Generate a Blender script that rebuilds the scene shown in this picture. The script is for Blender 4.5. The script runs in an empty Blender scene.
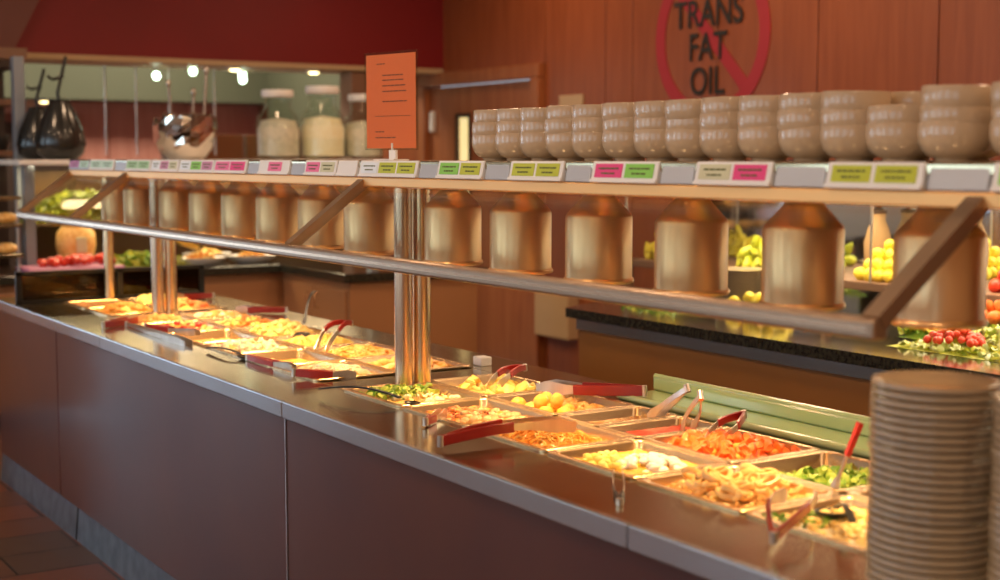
import bpy, bmesh, math, random
from mathutils import Vector, Matrix, noise
R = math.radians; PI = math.pi
sc = bpy.context.scene; COL = sc.collection
rnd = random.Random(7)
TOP = .842                     # counter height

# ------------------------------------------------------------------ materials
MATS = {}
def mat(name, col, rough=.5, metal=0, coat=0, spec=.5, trans=0, ior=1.45, emit=None, estr=0, var=None, vscale=8, vstretch=(1,1,1),
        bump=0, bscale=40, alpha=1, sss=0, rvar=0):
    m = bpy.data.materials.new(name); m.use_nodes = True
    nt = m.node_tree; b = nt.nodes['Principled BSDF']
    b.inputs['Base Color'].default_value = (*col, 1); b.inputs['Roughness'].default_value = rough
    b.inputs['Metallic'].default_value = metal; b.inputs['Coat Weight'].default_value = coat
    b.inputs['Coat Roughness'].default_value = .12
    b.inputs['Specular IOR Level'].default_value = spec; b.inputs['Transmission Weight'].default_value = trans
    b.inputs['IOR'].default_value = ior; b.inputs['Alpha'].default_value = alpha
    if sss: b.inputs['Subsurface Weight'].default_value = sss; b.inputs['Subsurface Scale'].default_value = .01
    if emit: b.inputs['Emission Color'].default_value = (*emit, 1); b.inputs['Emission Strength'].default_value = estr
    if var or bump or rvar:
        tc = nt.nodes.new('ShaderNodeTexCoord'); mp = nt.nodes.new('ShaderNodeMapping')
        mp.inputs['Scale'].default_value = vstretch
        nt.links.new(tc.outputs['Object'], mp.inputs['Vector'])
        n = nt.nodes.new('ShaderNodeTexNoise'); n.inputs['Scale'].default_value = vscale; n.inputs['Detail'].default_value = 5
        nt.links.new(mp.outputs['Vector'], n.inputs['Vector'])
        if var:
            r = nt.nodes.new('ShaderNodeValToRGB')
            r.color_ramp.elements[0].position = .32; r.color_ramp.elements[1].position = .68
            r.color_ramp.elements[0].color = (*col, 1); r.color_ramp.elements[1].color = (*var, 1)
            nt.links.new(n.outputs['Fac'], r.inputs['Fac']); nt.links.new(r.outputs['Color'], b.inputs['Base Color'])
        if rvar:
            q = nt.nodes.new('ShaderNodeMapRange'); q.inputs['To Min'].default_value = rough - rvar; q.inputs['To Max'].default_value = rough + rvar
            nt.links.new(n.outputs['Fac'], q.inputs['Value']); nt.links.new(q.outputs['Result'], b.inputs['Roughness'])
        if bump:
            n2 = nt.nodes.new('ShaderNodeTexNoise'); n2.inputs['Scale'].default_value = bscale
            nt.links.new(mp.outputs['Vector'], n2.inputs['Vector'])
            bp = nt.nodes.new('ShaderNodeBump'); bp.inputs['Strength'].default_value = bump; bp.inputs['Distance'].default_value = .01
            nt.links.new(n2.outputs['Fac'], bp.inputs['Height']); nt.links.new(bp.outputs['Normal'], b.inputs['Normal'])
    MATS[name] = m
    return m
M = MATS
mat('steel', (.50,.42,.27), .16, .95, var=(.44,.37,.23), vscale=5, rvar=.03, vstretch=(1,1,1))
mat('steel_brushed', (.66,.60,.54), .33, .95, var=(.55,.48,.42), vscale=30, vstretch=(1,1,.05), rvar=.06)
mat('steel_cool', (.56,.58,.61), .24, .92, var=(.52,.53,.55), vscale=5, rvar=.03)
mat('kick_steel', (.20,.24,.28), .35, .8, var=(.12,.14,.17), vscale=14)
mat('steel_dark', (.2,.19,.18), .4, .9)
mat('shade_metal', (.92,.62,.34), .34, .9, var=(.82,.52,.26), vscale=10, vstretch=(1,1,.15), rvar=.05)
mat('copper_trim', (.88,.47,.18), .42, .8)
mat('clay', (.42,.25,.12), .7)
mat('rear_brown', (.16,.085,.035), .35)
mat('gold_post', (.80,.58,.34), .22, .95)
mat('post_bronze', (.68,.50,.35), .25, .95)
mat('rail_metal', (.40,.28,.19), .34, .85)
mat('pan_steel', (.80,.60,.36), .27, .92)
mat('laminate', (.10,.034,.022), .28, 0, coat=.3, var=(.07,.024,.022), vscale=2)
mat('bar_laminate', (.34,.145,.035), .45, 0, coat=.1, var=(.31,.13,.032), vscale=2)
mat('cabinet_laminate', (.42,.19,.08), .42, 0, coat=.1)
mat('granite', (.012,.012,.012), .12, 0, coat=.5, var=(.05,.045,.03), vscale=60)
mat('red_paint', (.22,.006,.008), .55, var=(.19,.006,.007), vscale=1.5)
mat('brown_paint', (.17,.055,.04), .6)
mat('beige_trim', (.52,.36,.2), .5)
mat('grey_green', (.085,.085,.05), .7)
mat('jar_filling', (.55,.52,.42), .6, var=(.72,.66,.55), vscale=30)
mat('grey_blue', (.26,.29,.34), .45, .3)
mat('dark_wood', (.035,.018,.012), .5)
mat('shelf_brown', (.24,.12,.07), .5)
mat('ceiling_paint', (.55,.45,.35), .8)
mat('plaster', (.50,.36,.25), .8)
mat('ceramic', (.52,.38,.25), .2, coat=.4, var=(.47,.345,.225), vscale=6)
mat('plate_ceramic', (.36,.265,.165), .25, coat=.4)
mat('white', (.78,.76,.74), .45)
mat('holder_grey', (.47,.49,.53), .35, .25)
mat('black_plastic', (.012,.012,.012), .35)
mat('red_plastic', (.33,.013,.010), .35, coat=.3)
mat('card_yellow', (.48,.52,.03), .5); mat('card_green', (.24,.58,.08), .5); mat('card_magenta', (.75,.05,.22), .5)
mat('card_pink', (.80,.16,.33), .5); mat('card_mauve', (.55,.22,.36), .5); mat('card_mint', (.48,.68,.55), .5)
mat('card_beige', (.60,.58,.38), .5); mat('card_purple', (.50,.18,.42), .5); mat('card_white', (.75,.8,.85), .5)
mat('card_pale_green', (.34,.56,.30), .5)
mat('ink', (.10,.11,.02), .6); mat('sign_ink', (.22,.06,.03), .6)
mat('orange_paper', (.92,.19,.04), .55)
mat('wall_black', (.02,.018,.015), .5); mat('wall_red', (.36,.025,.035), .45)
mat('glass', (1,1,1), .02, trans=1, ior=1.05)
def glass_pane(name, tint, refl=.10):
    m = bpy.data.materials.new(name); m.use_nodes = True; nt = m.node_tree
    for n in list(nt.nodes): nt.nodes.remove(n)
    o = nt.nodes.new('ShaderNodeOutputMaterial'); t = nt.nodes.new('ShaderNodeBsdfTransparent'); g = nt.nodes.new('ShaderNodeBsdfGlossy')
    t.inputs['Color'].default_value = (*tint, 1); g.inputs['Roughness'].default_value = .03
    lw = nt.nodes.new('ShaderNodeLayerWeight'); lw.inputs['Blend'].default_value = .5
    pw = nt.nodes.new('ShaderNodeMath'); pw.operation = 'POWER'; pw.inputs[1].default_value = 5
    nt.links.new(lw.outputs['Facing'], pw.inputs[0])
    fr = nt.nodes.new('ShaderNodeMapRange'); fr.inputs['To Min'].default_value = .03; fr.inputs['To Max'].default_value = .7
    nt.links.new(pw.outputs[0], fr.inputs['Value'])
    mx = nt.nodes.new('ShaderNodeMixShader')
    nt.links.new(fr.outputs['Result'], mx.inputs['Fac']); nt.links.new(t.outputs['BSDF'], mx.inputs[1]); nt.links.new(g.outputs['BSDF'], mx.inputs[2])
    nt.links.new(mx.outputs['Shader'], o.inputs['Surface']); M[name] = m
glass_pane('pane', (.95,.96,.94)); glass_pane('jar_glass', (.95,.97,.95)); glass_pane('smoke_glass', (.25,.2,.14))
mat('green_glass', (.60,.76,.34), .07, spec=.8, coat=.8)
mat('mirror', (.75,.78,.8), .04, 1)
mat('chrome', (.85,.8,.72), .07, 1)
mat('black_glass', (.02,.02,.018), .22, coat=.4)
mat('bulb_warm', (1,.7,.35), .4, emit=(1,.62,.25), estr=3)
mat('bulb_green', (.8,1,.8), .4, emit=(.72,1,.72), estr=9)
mat('bulb_yellow', (1,.8,.4), .4, emit=(1,.78,.35), estr=9)
mat('lit_window', (1,.9,.5), .5, emit=(1,.78,.35), estr=.8)
mat('daylight', (.8,.9,1), .5, emit=(.72,.86,1), estr=5)
# foods
def food(name, c, c2, rough=.4, **k): return mat(name, c, rough, var=c2, vscale=k.pop('vscale', 45), spec=.5, coat=.25, **k)
food('onion', (.82,.45,.12), (.9,.64,.26)); food('cream', (.92,.86,.72), (.85,.72,.45)); food('curry', (.82,.45,.06), (.9,.6,.15), .2)
food('shredded', (.82,.28,.03), (.9,.5,.09)); food('meat', (.34,.07,.02), (.75,.28,.08)); food('mushroom', (.70,.40,.17), (.85,.6,.32))
food('lettuce', (.20,.38,.04), (.62,.70,.15)); food('cauliflower', (.88,.78,.5), (.95,.9,.72)); food('carrot', (.86,.14,.02), (.92,.30,.06))
food('red_sauce', (.50,.02,.005), (.62,.04,.01), .3); food('brown_sauce', (.28,.11,.03), (.42,.2,.06), .15); food('potato', (.90,.60,.10), (.86,.46,.06))
food('browned', (.70,.34,.08), (.85,.52,.16)); food('greens', (.08,.25,.02), (.35,.5,.06)); food('noodle', (.86,.56,.14), (.92,.72,.32))
food('rice', (.75,.48,.2), (.9,.7,.4)); food('egg', (.95,.70,.10), (.98,.86,.35)); food('tomato', (.62,.03,.015), (.75,.08,.03), .2)
food('lemon', (.85,.62,.03), (.92,.76,.08), .35); food('pepper', (.42,.50,.03), (.70,.66,.06), .3); food('white_sauce', (.95,.92,.85), (.92,.88,.78), .3)
food('orange_food', (.88,.36,.04), (.93,.55,.12)); food('salad_leaf', (.22,.33,.02), (.66,.60,.06)); food('pale_leaf', (.55,.66,.22), (.8,.82,.5)); food('bread', (.72,.36,.08), (.88,.58,.22), .6)
# wood with vertical grain and floor tiles
def wood(name, c1, c2, c3, rough=.42, coat=.25):
    m = bpy.data.materials.new(name); m.use_nodes = True; nt = m.node_tree; b = nt.nodes['Principled BSDF']
    tc = nt.nodes.new('ShaderNodeTexCoord'); mp = nt.nodes.new('ShaderNodeMapping'); mp.inputs['Scale'].default_value = (6,6,.5)
    n = nt.nodes.new('ShaderNodeTexNoise'); n.inputs['Scale'].default_value = 3; n.inputs['Detail'].default_value = 8; n.inputs['Distortion'].default_value = .6
    r = nt.nodes.new('ShaderNodeValToRGB'); r.color_ramp.elements[0].color = (*c1,1); r.color_ramp.elements[1].color = (*c3,1)
    r.color_ramp.elements[0].position = .3; r.color_ramp.elements[1].position = .72
    e = r.color_ramp.elements.new(.5); e.color = (*c2,1)
    nt.links.new(tc.outputs['Object'], mp.inputs['Vector']); nt.links.new(mp.outputs['Vector'], n.inputs['Vector'])
    nt.links.new(n.outputs['Fac'], r.inputs['Fac']); nt.links.new(r.outputs['Color'], b.inputs['Base Color'])
    b.inputs['Roughness'].default_value = rough; b.inputs['Coat Weight'].default_value = coat; b.inputs['Coat Roughness'].default_value = .25
    M[name] = m
wood('wall_wood', (.23,.055,.014), (.27,.068,.019), (.31,.084,.026))
wood('door_wood', (.27,.075,.02), (.33,.10,.028), (.38,.13,.04))
wood('pink_wood', (.46,.17,.12), (.50,.20,.15), (.55,.24,.18))
def tiles():
    m = bpy.data.materials.new('terracotta_tiles'); m.use_nodes = True; nt = m.node_tree; b = nt.nodes['Principled BSDF']
    tc = nt.nodes.new('ShaderNodeTexCoord'); mp = nt.nodes.new('ShaderNodeMapping')
    mp.inputs['Location'].default_value = (-.02,-.05,0)
    br = nt.nodes.new('ShaderNodeTexBrick'); br.offset = .5; br.inputs['Scale'].default_value = 1
    br.inputs['Brick Width'].default_value = .58; br.inputs['Row Height'].default_value = .262; br.inputs['Mortar Size'].default_value = .006
    br.inputs['Color1'].default_value = (.15,.045,.024,1); br.inputs['Color2'].default_value = (.065,.04,.03,1); br.inputs['Mortar'].default_value = (.015,.012,.01,1)
    nt.links.new(tc.outputs['Object'], mp.inputs['Vector']); nt.links.new(mp.outputs['Vector'], br.inputs['Vector'])
    nt.links.new(br.outputs['Color'], b.inputs['Base Color']); b.inputs['Roughness'].default_value = .38
    bp = nt.nodes.new('ShaderNodeBump'); bp.inputs['Strength'].default_value = .4; bp.inputs['Distance'].default_value = .004; bp.invert = True
    nt.links.new(br.outputs['Fac'], bp.inputs['Height']); nt.links.new(bp.outputs['Normal'], b.inputs['Normal'])
    M['tiles'] = m
tiles()

# ------------------------------------------------------------------ mesh helpers
class MB:
    def __init__(s): s.bm = bmesh.new(); s.mi = 0
    def _fin(s, faces, smooth=True):
        for f in faces: f.material_index = s.mi; f.smooth = smooth
    def box(s, x0, x1, y0, y1, z0, z1, bev=0, mx=None, seg=2):
        vs = [s.bm.verts.new((x, y, z)) for x in (x0, x1) for y in (y0, y1) for z in (z0, z1)]
        q = [(0,1,3,2),(4,6,7,5),(0,4,5,1),(2,3,7,6),(0,2,6,4),(1,5,7,3)]
        fs = [s.bm.faces.new([vs[i] for i in f]) for f in q]
        s._fin(fs, False)
        if mx is not None:
            for v in vs: v.co = mx @ v.co
        if bev:
            es = list({e for f in fs for e in f.edges})
            r = bmesh.ops.bevel(s.bm, geom=es, offset=bev, segments=seg, affect='EDGES', profile=.5)
            s._fin(r['faces'], False)
        return s
    def tube(s, pts, r, seg=14, cap=True):
        pts = [Vector(p) for p in pts]; n = len(pts)
        rs = r if isinstance(r, (list, tuple)) else [r]*n
        rings = []; up = None
        for i, p in enumerate(pts):
            d = (pts[min(i+1,n-1)] - pts[max(i-1,0)]).normalized()
            if up is None:
                up = Vector((0,0,1)) if abs(d.z) < .9 else Vector((1,0,0))
            a = d.cross(up).normalized(); up = a.cross(d).normalized()
            rings.append([s.bm.verts.new(p + rs[i]*(math.cos(t)*a + math.sin(t)*up)) for t in [2*PI*k/seg for k in range(seg)]])
        fs = []
        for A, B in zip(rings, rings[1:]):
            for k in range(seg): fs.append(s.bm.faces.new((A[k], A[(k+1)%seg], B[(k+1)%seg], B[k])))
        if cap:
            fs.append(s.bm.faces.new(rings[0][::-1])); fs.append(s.bm.faces.new(rings[-1]))
        s._fin(fs); return s
    def ribbon(s, pts, w, t, side=None):
        """a bar of rectangular section along points; side = width direction"""
        pts = [Vector(p) for p in pts]; n = len(pts); rings = []
        ws = w if isinstance(w, (list,tuple)) else [w]*n
        for i, p in enumerate(pts):
            d = (pts[min(i+1,n-1)] - pts[max(i-1,0)]).normalized()
            sd = Vector(side) if side is not None else Vector((0,0,1)).cross(d)
            sd = (sd - d*sd.dot(d)).normalized(); u = d.cross(sd)
            rings.append([s.bm.verts.new(p + sd*ws[i]*a/2 + u*t*b/2) for a, b in ((-1,-1),(1,-1),(1,1),(-1,1))])
        fs = []
        for A, B in zip(rings, rings[1:]):
            for k in range(4): fs.append(s.bm.faces.new((A[k], A[(k+1)%4], B[(k+1)%4], B[k])))
        fs.append(s.bm.faces.new(rings[0][::-1])); fs.append(s.bm.faces.new(rings[-1]))
        s._fin(fs); return s
    def lathe(s, prof, seg=32, c=(0,0,0), mx=None):
        c = Vector(c); rings = []
        for r, z in prof:
            if r < 1e-5:
                p = Vector((0,0,z)); p = (mx @ p if mx is not None else p) + c
                rings.append([s.bm.verts.new(p)])
            else:
                ring = []
                for k in range(seg):
                    p = Vector((r*math.cos(2*PI*k/seg), r*math.sin(2*PI*k/seg), z))
                    ring.append(s.bm.verts.new((mx @ p if mx is not None else p) + c))
                rings.append(ring)
        fs = []
        for A, B in zip(rings, rings[1:]):
            if len(A) == 1 and len(B) == 1: continue
            for k in range(seg):
                k2 = (k+1) % seg
                if len(A) == 1: fs.append(s.bm.faces.new((A[0], B[k2], B[k])))
                elif len(B) == 1: fs.append(s.bm.faces.new((A[k], A[k2], B[0])))
                else: fs.append(s.bm.faces.new((A[k], A[k2], B[k2], B[k])))
        s._fin(fs); return s
    def blob(s, c, r, sc3=(1,1,1), sub=2, rough=.0, mx=None, seed=0):
        q = bmesh.ops.create_icosphere(s.bm, subdivisions=sub, radius=1)
        c = Vector(c)
        for v in q['verts']:
            k = 1 + rough*noise.noise(v.co*1.7 + Vector((seed*3.1, seed*1.7, seed)))
            p = Vector((v.co.x*sc3[0], v.co.y*sc3[1], v.co.z*sc3[2]))*r*k
            if mx is not None: p = mx @ p
            v.co = p + c
        s._fin({f for v in q['verts'] for f in v.link_faces}); return s
    def quad(s, a, b, c, d):
        s._fin([s.bm.faces.new([s.bm.verts.new(p) for p in (a,b,c,d)])]); return s
    def prism(s, poly, x0, x1, axis='x'):
        """polygon extruded along an axis; poly in the other two coordinates, in order"""
        def P(u, v, w): return {'x': (w,u,v), 'y': (u,w,v), 'z': (u,v,w)}[axis]
        A = [s.bm.verts.new(P(u,v,x0)) for u, v in poly]; B = [s.bm.verts.new(P(u,v,x1)) for u, v in poly]
        n = len(poly); fs = [s.bm.faces.new((A[i], A[(i+1)%n], B[(i+1)%n], B[i])) for i in range(n)]
        fs += [s.bm.faces.new(A[::-1]), s.bm.faces.new(B)]
        s._fin(fs); return s
    def build(s, name, mats, parent=None, loc=None, smooth=True, ang=38, shift=None):
        bmesh.ops.recalc_face_normals(s.bm, faces=s.bm.faces)
        me = bpy.data.meshes.new(name)
        if shift is not None: bmesh.ops.translate(s.bm, verts=s.bm.verts, vec=shift)
        if not smooth or ang >= 50:
            for f in s.bm.faces: f.smooth = smooth
        s.bm.normal_update()
        for e in s.bm.edges:
            if len(e.link_faces) == 2 and e.calc_face_angle(0) > R(ang): e.smooth = False
        s.bm.to_mesh(me); s.bm.free()
        for m in (mats if isinstance(mats, (list, tuple)) else [mats]): me.materials.append(M[m])
        o = bpy.data.objects.new(name, me); COL.objects.link(o)
        if parent: o.parent = parent
        if loc is not None: o.location = loc
        return o
def tag(o, label, cat, group=None, kind=None):
    if label: o['label'] = label
    if cat: o['category'] = cat
    if group: o['group'] = group
    if kind: o['kind'] = kind
    return o
def thing(name, label, cat, loc=(0,0,0), rz=0, group=None):
    o = bpy.data.objects.new(name, None); COL.objects.link(o); o.location = loc; o.rotation_euler = (0,0,rz); o.empty_display_size = .05
    return tag(o, label, cat, group)
def struct(mb, name, m, **k):
    o = mb.build(name, m, **k); o['kind'] = 'structure'; return o
def dup(o, parent=None, **kw):
    c = o.copy(); COL.objects.link(c); c.parent = parent
    for ch in list(o.children): dup(ch, c)
    for k, v in kw.items():
        if k == 'loc': c.location = v
        elif k == 'rot': c.rotation_euler = v
        else: c[k] = v
    return c
ORD = ['first','second','third','fourth','fifth','sixth','seventh','eighth','ninth','tenth','eleventh','twelfth','thirteenth','fourteenth','fifteenth','sixteenth','seventeenth','eighteenth','nineteenth','twentieth',
       'twenty-first','twenty-second','twenty-third','twenty-fourth','twenty-fifth','twenty-sixth','twenty-seventh','twenty-eighth','twenty-ninth','thirtieth']

# ------------------------------------------------------------------ the room
CZ = 3.3
struct(MB().box(-3.6,5.6,-3.1,14.1,-.1,0), 'floor', 'tiles', smooth=False)
struct(MB().box(-3.6,5.6,-3.1,14.1,CZ,CZ+.1), 'ceiling', 'ceiling_paint', smooth=False)
# right wall: wood panels with dark seams
seams = [-3,-1.4,.2,1.4,2.6,3.6,4.647,5.45,6.25,7.05,7.33,8.02]
b = MB()
for a, c in zip(seams, seams[1:]): b.box(5.5,5.6,a+.004,c-.004,0,CZ,.003)
b.mi = 1; b.box(5.512,5.59,-3.1,8.02,0,CZ)
b.mi = 0; b.box(5.5,5.6,8.02,14.1,2.11,CZ); b.box(5.5,5.6,9.7,14.1,0,2.11)
struct(b, 'wall_right', ['wall_wood','dark_wood'], smooth=False)
b = MB()   # left wall with window openings
ys = [-2.4,-.6, .2,2.0, 2.8,4.6, 5.4,7.2, 8.6,10.2, 12.5,13.9]
b.box(-3.6,-3.5,-3.1,10.2,0,.85); b.box(-3.6,-3.5,-3.1,14.1,2.5,CZ)
edges = [-3.1]+ys+[14.1]
for i in range(0, len(edges), 2): b.box(-3.6,-3.5,edges[i],edges[i+1],.85 if edges[i] < 10.1 else 0,2.5)
struct(b, 'wall_left', 'plaster', smooth=False)
for i in range(6):
    y0, y1 = ys[2*i], ys[2*i+1]; zb = .85 if i < 5 else 0
    b = MB()
    for y in (y0+.03, (y0+y1)/2, y1-.03): b.box(-3.57,-3.51,y-.03,y+.03,zb,2.5)
    for z in (zb+.03,1.75 if i < 5 else 1.0,2.47): b.box(-3.57,-3.51,y0,y1,z-.03,z+.03)
    w = struct(b, 'window_%d' % (i+1), 'dark_wood', smooth=False)
    MB().box(-3.548,-3.542,y0,y1,zb,2.5).build('window_pane', 'pane', w, smooth=False)
struct(MB().box(-3.6,5.6,-3.2,-3.1,0,CZ), 'wall_back', 'plaster', smooth=False)
# far wall of the kitchen beyond: wood below, grey green soffit above
b = MB()
for i in range(12):
    if i in (1,3): b.box(-3.5+i*.75,-3.5+(i+1)*.75,13.0,13.1,0,.2); b.box(-3.5+i*.75,-3.5+(i+1)*.75,13.0,13.1,2.5,CZ)
    else: b.box(-3.5+i*.75+.004,-3.5+(i+1)*.75-.004,13.0,13.1,0,2.0 if i > 6 else CZ,.003)
b.mi = 1; b.box(-3.6,5.6,13.2,13.3,0,CZ)
struct(b, 'wall_far', ['pink_wood','dark_wood'], smooth=False)
struct(MB().box(1.6,5.5,12.6,13.0,2.0,CZ).box(5.42,5.5,9.9,12.6,1.75,CZ), 'trim_1', 'grey_green', smooth=False)
for n_, x0 in ((7,-2.75),(8,-1.25)):
    b = MB()
    for x in (x0+.03,x0+.72): b.box(x-.03,x+.03,13.02,13.08,.2,2.5)
    for z in (.23,1.3,2.47): b.box(x0,x0+.75,13.03,13.07,z-.03,z+.03)
    w = struct(b, 'window_%d' % n_, 'dark_wood', smooth=False)
    MB().box(x0,x0+.75,13.045,13.055,.2,2.5).build('window_pane', 'pane', w, smooth=False)
# red bulkhead over the opening
b = MB(); b.prism([(2.27,2.16),(5.5,2.16),(5.5,CZ),(2.86,CZ)], 9.4, 9.9, 'y')
struct(b, 'trim_2', 'red_paint', smooth=False)
struct(MB().box(2.27,5.49,9.385,9.9,2.125,2.16), 'trim_3', 'beige_trim', smooth=False)
b = MB(); b.prism([(2.26,2.16),(2.85,CZ),(-.5,CZ),(-.5,2.3),(1.6,2.16)], 9.3, 9.8, 'y')
struct(b, 'trim_4', 'brown_paint', smooth=False)
struct(MB().box(.4,2.27,9.0,9.8,2.09,2.16), 'trim_5', 'shelf_brown', smooth=False)

# door in the wood wall, with frame
b = MB(); b.box(5.44,5.6,8.02,8.12,0,2.029,.004); b.box(5.44,5.6,9.6,9.7,0,2.029,.004); b.box(5.44,5.6,8.02,9.7,2.03,2.13,.006)
struct(b, 'trim_6', 'door_wood', smooth=False)
d = bpy.data.objects.new('door_1', None); COL.objects.link(d); d['kind'] = 'structure'; d.location = (5.5,8.86,0)
b = MB(); b.box(5.49,5.54,8.13,9.00,.01,2.02,.004); b.box(5.49,5.54,9.17,9.59,.01,2.02,.004); b.box(5.49,5.54,9.00,9.17,.01,1.2); b.box(5.49,5.54,9.00,9.17,1.80,2.02)
b.build('door_leaf', 'door_wood', d, smooth=False, shift=(-5.5,-8.86,0))
MB().box(5.505,5.515,9.00,9.17,1.2,1.80).build('door_pane', 'lit_window', d, smooth=False, shift=(-5.5,-8.86,0))
b = MB()
for z in (1.2,1.80): b.box(5.478,5.5,8.98,9.19,z-.015,z+.015)
for y in (8.99,9.18): b.box(5.478,5.5,y-.013,y+.013,1.2,1.80)
b.build('window_frame', 'dark_wood', d, smooth=False, shift=(-5.5,-8.86,0))
MB().box(5.45,5.49,9.50,9.54,1.68,1.84,.01).build('door_handle', 'white', d, shift=(-5.5,-8.86,0))

# round TRANS FAT OIL emblem painted on the wall
def text_mesh(s, size, mname, name, parent, loc, rot, sx=1, ext=.002, bold=.004):
    cu = bpy.data.curves.new('txt', 'FONT'); cu.body = s; cu.size = size; cu.extrude = ext; cu.offset = bold; cu.align_x = 'CENTER'; cu.resolution_u = 6
    t = bpy.data.objects.new('txt', cu); COL.objects.link(t)
    dg = bpy.context.evaluated_depsgraph_get(); dg.update()
    me = bpy.data.meshes.new_from_object(t.evaluated_get(dg)); bpy.data.objects.remove(t)
    me.name = name; me.materials.clear(); me.materials.append(M[mname])
    o = bpy.data.objects.new(name, me); COL.objects.link(o); o.parent = parent; o.location = loc; o.rotation_euler = rot; o.scale = (sx,1,1)
    return o
em = thing('wall_emblem', 'red ring and slash around the black words TRANS FAT OIL painted on the wood wall', 'sign', (5.497,6.31,2.19))
b = MB(); ro, ri = .50, .415
for k in range(96):
    a0, a1 = 2*PI*k/96, 2*PI*(k+1)/96
    for x in (-.003,):
        b.quad((x,ro*math.cos(a0),ro*math.sin(a0)),(x,ro*math.cos(a1),ro*math.sin(a1)),(x,ri*math.cos(a1),ri*math.sin(a1)),(x,ri*math.cos(a0),ri*math.sin(a0)))
    b.quad((-.003,ro*math.cos(a0),ro*math.sin(a0)),(-.003,ro*math.cos(a1),ro*math.sin(a1)),(.003,ro*math.cos(a1),ro*math.sin(a1)),(.003,ro*math.cos(a0),ro*math.sin(a0)))
    b.quad((-.003,ri*math.cos(a0),ri*math.sin(a0)),(-.003,ri*math.cos(a1),ri*math.sin(a1)),(.003,ri*math.cos(a1),ri*math.sin(a1)),(.003,ri*math.cos(a0),ri*math.sin(a0)))
b.build('ring', 'wall_red', em, smooth=False)
b = MB(); b.box(-.0025,.002,-.44,.44,-.04,.04, mx=Matrix.Rotation(R(45),4,'X')); b.build('slash', 'wall_red', em, smooth=False)
for s, z, nm in (('TRANS',.06,'upper'),('FAT',-.135,'middle'),('OIL',-.335,'lower')):
    text_mesh(s, .228, 'wall_black', 'word', em, (-.006,.02,z), (PI/2,0,-PI/2), .86, bold=.002)
tag(MB().box(5.485,5.5,7.56,7.83,1.80,1.90,.004).build('wall_card', 'beige_trim'), 'small beige card on the wood wall above the far bowls', 'card')
tag(MB().box(5.40,5.497,7.60,8.00,.26,.62,.01).build('wall_box', 'beige_trim'), 'beige box low on the wood wall at the end of the salad bar', 'box')

# ------------------------------------------------------------------ the hot buffet counter
bc = thing('buffet_counter', 'long stainless steel buffet counter with maroon front panels and sunken hot wells', 'counter')
mods = [(1.5,3.475),(3.60,5.50),(5.58,6.245)]
XF, XB = 1.485, 2.40; W0, W1 = 1.702, 2.210
b = MB(); b.box(XF,W0,.2,6.62,TOP-.02,TOP,.003); b.box(W1,XB,.2,6.62,TOP-.02,TOP,.003)
ends = [.2]+[v for m_ in mods for v in m_]+[6.62]
for i in range(0, len(ends), 2): b.box(W0,W1,ends[i],ends[i+1],TOP-.02,TOP,.002)
b.build('worktop', 'steel', bc)
b = MB(); js = [.2,1.9,3.38,4.98,5.57,6.62]
for a, c in zip(js, js[1:]): b.box(XF-.006,XF+.012,a+.002,c-.002,TOP-.045,TOP+.001,.004)
b.build('edge_strip', 'steel_cool', bc)
for a, c in mods:
    b = MB(); z0 = .70
    b.box(W0-.004,W1+.004,a,c,z0-.01,z0); b.box(W0-.012,W0-.002,a,c,z0,TOP-.004); b.box(W1+.002,W1+.012,a,c,z0,TOP-.004)
    b.box(W0,W1,a-.012,a-.002,z0,TOP-.004); b.box(W0,W1,c+.002,c+.012,z0,TOP-.004)
    b.build('well', 'steel_dark', bc, smooth=False)
pj = [.2,1.2,3.377,5.599,6.6]
for a, c in zip(pj, pj[1:]): MB().box(1.49,1.515,a+.004,c-.004,.13,TOP-.045,.003).build('front_panel', 'laminate', bc)
MB().box(1.487,1.515,3.374,3.381,.13,TOP-.045).build('seam_strip', 'steel_cool', bc, smooth=False)
MB().box(1.52,2.36,.22,6.58,.02,.68).build('carcass', 'dark_wood', bc, smooth=False)
for a, c in ((.2,5.37),(5.39,6.6)): MB().prism([(1.485,0),(1.497,.125),(1.515,.125),(1.515,0)], a, c, 'y').build('kick_plate', 'kick_steel', bc, smooth=False)

# pale green glass ledge along the rear of the wells
g = MB(); g.box(2.245,2.385,.7,2.93,TOP,TOP+.014,.006); g.box(2.365,2.385,.7,2.93,TOP+.014,TOP+.05,.005)
g.tube([(2.375,.7,TOP+.05),(2.375,2.93,TOP+.05)], .0085, 14); g.tube([(2.25,.7,TOP+.010),(2.25,2.93,TOP+.010)], .008, 14)
tag(g.build('glass_ledge', 'green_glass'), 'pale green glass ledge along the rear edge of the counter', 'ledge')
# black framed end screen at the far end
es = thing('end_screen', 'low black framed dark glass screen across the far end of the counter', 'screen', (1.94,6.31,TOP))
b = MB()
for x in (-.43,.02,.41): b.box(x,x+.025,-.012,.012,0,.135,.002)
b.box(-.43,.435,-.012,.012,.12,.138,.002); b.box(-.43,.435,-.012,.012,0,.012,.002)
b.build('frame', 'black_plastic', es); MB().box(-.41,.42,-.003,.003,.012,.12).build('glass', 'smoke_glass', es, smooth=False)

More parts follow.
